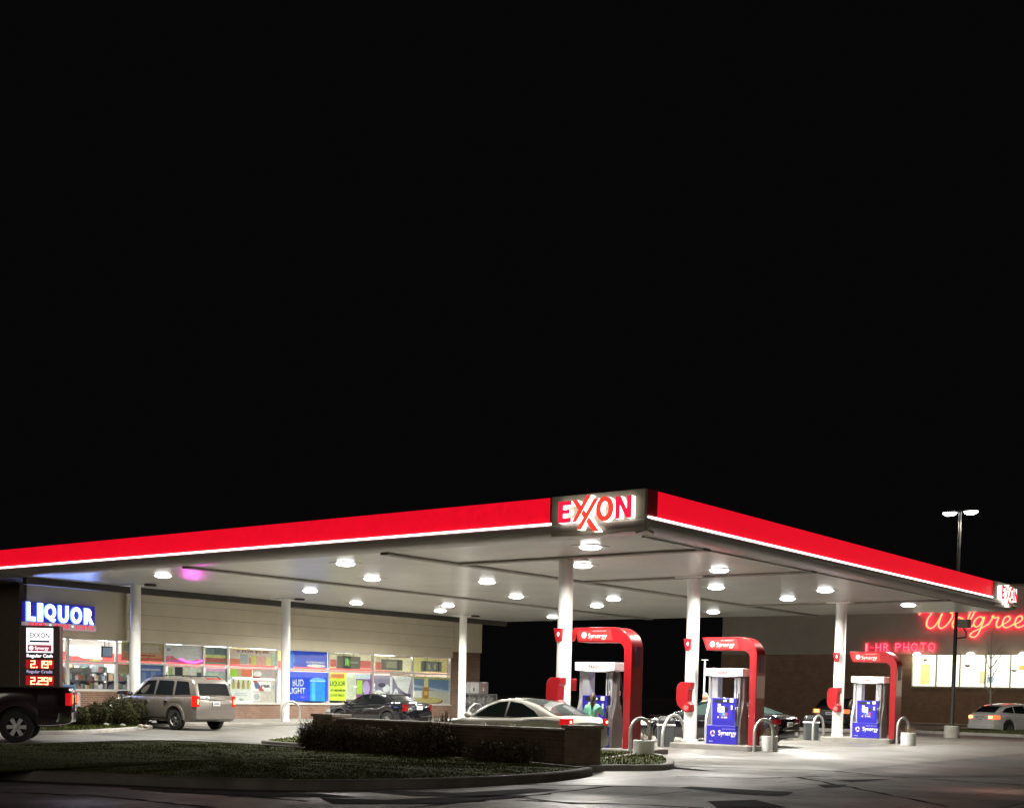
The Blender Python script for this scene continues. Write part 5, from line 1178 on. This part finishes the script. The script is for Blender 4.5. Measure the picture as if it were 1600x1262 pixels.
# white crossover at the right edge
XO=var(SUVP,L=4.7,W=1.84,clear=.22,wr=.35,xr=-1.36,xf=1.38,belt=1.02,taper=.12,tumble=.70,gap=.06,
 top=[(-2.35,.96),(-2.28,1.04),(-1.9,1.08),(.9,1.0),(1.1,1.0),(2.0,.88),(2.35,.72)],
 roof=[(-2.20,1.06),(-2.0,1.18),(-1.7,1.38),(-1.3,1.50),(-.6,1.58),(.1,1.57),(.5,1.46),(1.35,1.0)],
 side=[[(-1.75,1.14),(-1.5,1.33),(-1.0,1.44),(-.95,1.1)],[(-.88,1.1),(-.92,1.45),(-.2,1.48),(-.1,1.08)],[(-.02,1.08),(-.1,1.48),(.3,1.43),(1.0,1.08)]],
 rearglass=(-2.12,-1.55),windshield=(.6,1.28),tail=(.78,.98,.30,.28),core=(.82,.95,.22),coremat=glow('tail_core_amber',(1,.50,.18),3.5),
 tailmat=glow('tail_amber_red',(.95,.18,.06),1.0),head=(.62,.8,.3,.25),bump=(.30,.52),bumpermat=SV2,plate=.70,mirrormat=BLACKP,handlemat=SV2,rimmat=RIM)
h=R(66); f=Vector((math.cos(h),math.sin(h),0)); lft=Vector((-f.y,f.x,0)); rw=gp(1574,1148)
xov=vehicle('white_crossover','white crossover with amber tail lamps parked behind the bare tree','car',rw-f*XO['xr']+lft*(XO['W']/2-.1),66,XO,SV2); xov.scale=(.93,.93,.90)
# dark hatch behind the far column
HT=var(XO,coremat=glow('tail_core_amber2',(1,.35,.08),4),bumpermat=BPAINT,handlemat=BPAINT,rimmat=MC['rim_dull'])
p=gp(1290,1144); h=R(100)
vehicle('dark_hatchback','dark hatchback with one orange tail lamp showing behind the far column','car',(on(1298,1140,1,31).x,32.5,0),96,HT,mat('dark_green_grey_paint',(.03,.032,.034),.25,coat=1))

# ================================================================ PEOPLE
SKIN=mat('skin',(.55,.33,.24),.5)
def skin_obj(name,joints,bones,radii,m,parent,sub=2):
    me=bpy.data.meshes.new(name); me.from_pydata(joints,bones,[]); o=bpy.data.objects.new(name,me); COL.objects.link(o)
    s=o.modifiers.new('skin','SKIN'); s.use_smooth_shade=True
    for i,r in enumerate(radii):
        r=r if isinstance(r,tuple) else (r,r); me.skin_vertices[0].data[i].radius=r
    me.skin_vertices[0].data[0].use_root=True
    q=o.modifiers.new('sub','SUBSURF'); q.levels=sub; q.render_levels=sub
    bpy.context.view_layer.update()
    me2=bpy.data.meshes.new_from_object(o.evaluated_get(bpy.context.evaluated_depsgraph_get())); bpy.data.objects.remove(o)
    me2.materials.clear(); me2.materials.append(m); o=bpy.data.objects.new(name,me2); COL.objects.link(o)
    for p_ in me2.polygons: p_.use_smooth=True
    o.parent=parent; return o
def person(label,loc,rz,top,hair,trous,h=1.62,ponytail=True,reach=.35,hairlong=True):
    t=thing('person',label,'person',loc,R(rz)); k=h/1.62
    # faces +X; left = +Y. joint layout
    J=[(0,0,.88),(.01,0,1.02),(.02,0,1.18),(.0,0,1.32),(.01,0,1.40),(.025,0,1.47)]
    B=[(0,1),(1,2),(2,3),(3,4),(4,5)]; Rr=[(.13,.16),(.11,.14),(.115,.16),(.09,.13),(.045,.045),(.05,.05)]
    def add(P,par,rs):
        pi=par
        for p_,r in zip(P,rs): J.append(p_);Rr.append(r);B.append((pi,len(J)-1));pi=len(J)-1
        return pi
    arms={}
    for s in (-1,1):
        e=(.12,s*.24,1.08); w=(reach,s*.16,1.12 if s<0 else 1.0)
        if reach<.1: e=(-.02,s*.25,1.06); w=(.06,s*.26,.82)
        a=add([(0,s*.165,1.30),e,w],3,[.052,.04,.028]); d=(Vector(w)-Vector(e)).normalized()
        hp=Vector(w)+d*.07; a=add([tuple(hp)],a,[(.035,.02)])
        arms[s]=(e,w,hp,d)
        add([(0.0,s*.09,.80),(.02,s*.10,.47),(-.02,s*.10,.09),(.10,s*.115,.035)],0,[.085,.055,.038,.035])
    body=skin_obj('body',J,B,Rr,SKIN,t)
    # head: shaped ellipsoid with face
    b=MB(); b.sph((.03,0,1.525),(.092,.073,.115),14); b.sph((.045,0,1.465),(.055,.045,.045),8)
    b.sph((.122,0,1.515),(.018,.012,.022),6); 
    for s in (-1,1): b.sph((.02,s*.073,1.52),(.018,.008,.028),6)
    hd=b.build('head',SKIN,t,smooth=80)
    for s in (-1,1): MB().sph((.108,s*.03,1.535),(.012,.012,.008),6).build('eye',mat('eye_dark',(.03,.02,.02),.3),hd)
    MB().sph((.108,0,1.475),(.01,.024,.006),6).build('mouth',mat('lips',(.4,.12,.1),.5),hd)
    # fingers
    for s in (-1,1):
        e,w,hp,d=arms[s]; side=Vector((0,1,0)).cross(d); side=d.cross(Vector((0,0,1))).normalized()
        for q in range(4):
            o_=hp+side*((q-1.5)*.018)+d*.02; L=[.062,.07,.066,.05][q]
            P=[tuple(o_),tuple(o_+d*L*.45+Vector((0,0,-.004))),tuple(o_+d*L*.8+Vector((0,0,-.018))),tuple(o_+d*L+Vector((0,0,-.034)))]
            skin_obj('finger',P,[(0,1),(1,2),(2,3)],[.009,.0085,.008,.006],SKIN,body,1)
        o_=hp-d*.03+side*(-s*.028); P=[tuple(o_),tuple(o_+d*.03-side*s*.015),tuple(o_+d*.055-side*s*.012+Vector((0,0,-.01)))]
        skin_obj('thumb',P,[(0,1),(1,2)],[.011,.01,.008],SKIN,body,1)
    # clothing
    J2=[(0,0,.90),(.01,0,1.03),(.02,0,1.18),(0,0,1.33),(.01,0,1.39)];B2=[(0,1),(1,2),(2,3),(3,4)];R2=[(.155,.185),(.135,.165),(.14,.185),(.105,.15),(.06,.065)]
    for s in (-1,1):
        e,w,hp,d=arms[s]; n=len(J2); J2+=[(0,s*.17,1.30),e,tuple(Vector(w)-d*.02)];B2+=[(3,n),(n,n+1),(n+1,n+2)];R2+=[.068,.055,.042]
    skin_obj('jacket',J2,B2,R2,mat('cloth_%.2f_%.2f'%(top[0],top[1]),top,.9,bump=.3,bscale=80),t)
    J3=[(0,0,.93),(0,0,.86)];B3=[(0,1)];R3=[(.14,.17),(.145,.175)]
    for s in (-1,1):
        n=len(J3); J3+=[(0,s*.092,.76),(.02,s*.10,.47),(-.02,s*.10,.12)];B3+=[(1,n),(n,n+1),(n+1,n+2)];R3+=[.10,.07,.055]
    skin_obj('trousers',J3,B3,R3,mat('denim_dark',trous,.9),t)
    for s in (-1,1): MB().sph((.04,s*.105,.045),(.14,.05,.05),8).build('shoe',mat('shoe_grey',(.12,.12,.12),.7),t,smooth=80)
    HM=mat('hair_%.2f'%hair[0],hair,.55,var=.35,scale=60)
    b=MB(); b.sph((.0,0,1.55),(.098,.085,.105),12); b.sph((-.04,0,1.50),(.07,.078,.085),10)
    if ponytail:
        b.tube([(-.08,0,1.57),(-.13,0,1.54),(-.135,0,1.42),(-.12,0,1.30),(-.11,.005,1.20)],[.03,.034,.036,.028,.008],10)
    elif hairlong:
        for s in (-1,1): b.tube([(-.03,s*.06,1.55),(-.035,s*.085,1.45),(-.02,s*.09,1.34),(-.01,s*.08,1.28)],[.04,.042,.035,.01],8)
    b.build('hair',HM,t,smooth=80)
    t.scale=(k,k,k); return t
pp=on(929,1100,1,-1.78)
person('woman in a mint green top with brown ponytail seen from behind at the nearest pump',(pp.x,-1.85,0),112,(.22,.60,.42),(.10,.055,.03),(.03,.04,.08),h=1.47)
pp=on(1103,1095,1,9.75)
person('blonde person in a grey green top standing beyond the black sedan',(pp.x,9.7,0),262,(.22,.24,.18),(.45,.30,.14),(.04,.04,.05),h=1.56,ponytail=False,reach=.0)
pp=on(1100,1082,1,10.2); zt_=on(1100,1030,1,10.2).z
t=thing('thin_pole','thin white pole standing behind the middle column above the blonde person','pole',(pp.x,10.2,0)); b=MB().tube([(0,0,0),(0,0,zt_)],.028,10); b.build('shaft',WHITEP,t); MB().box(-.12,.12,-.02,.02,zt_-.02,zt_).build('cap',WHITEP,t)
MB().cyl((0,0,0),(0,0,.04),.12,n=16).build('foot',GALV,t)
bpy.context.view_layer.update()
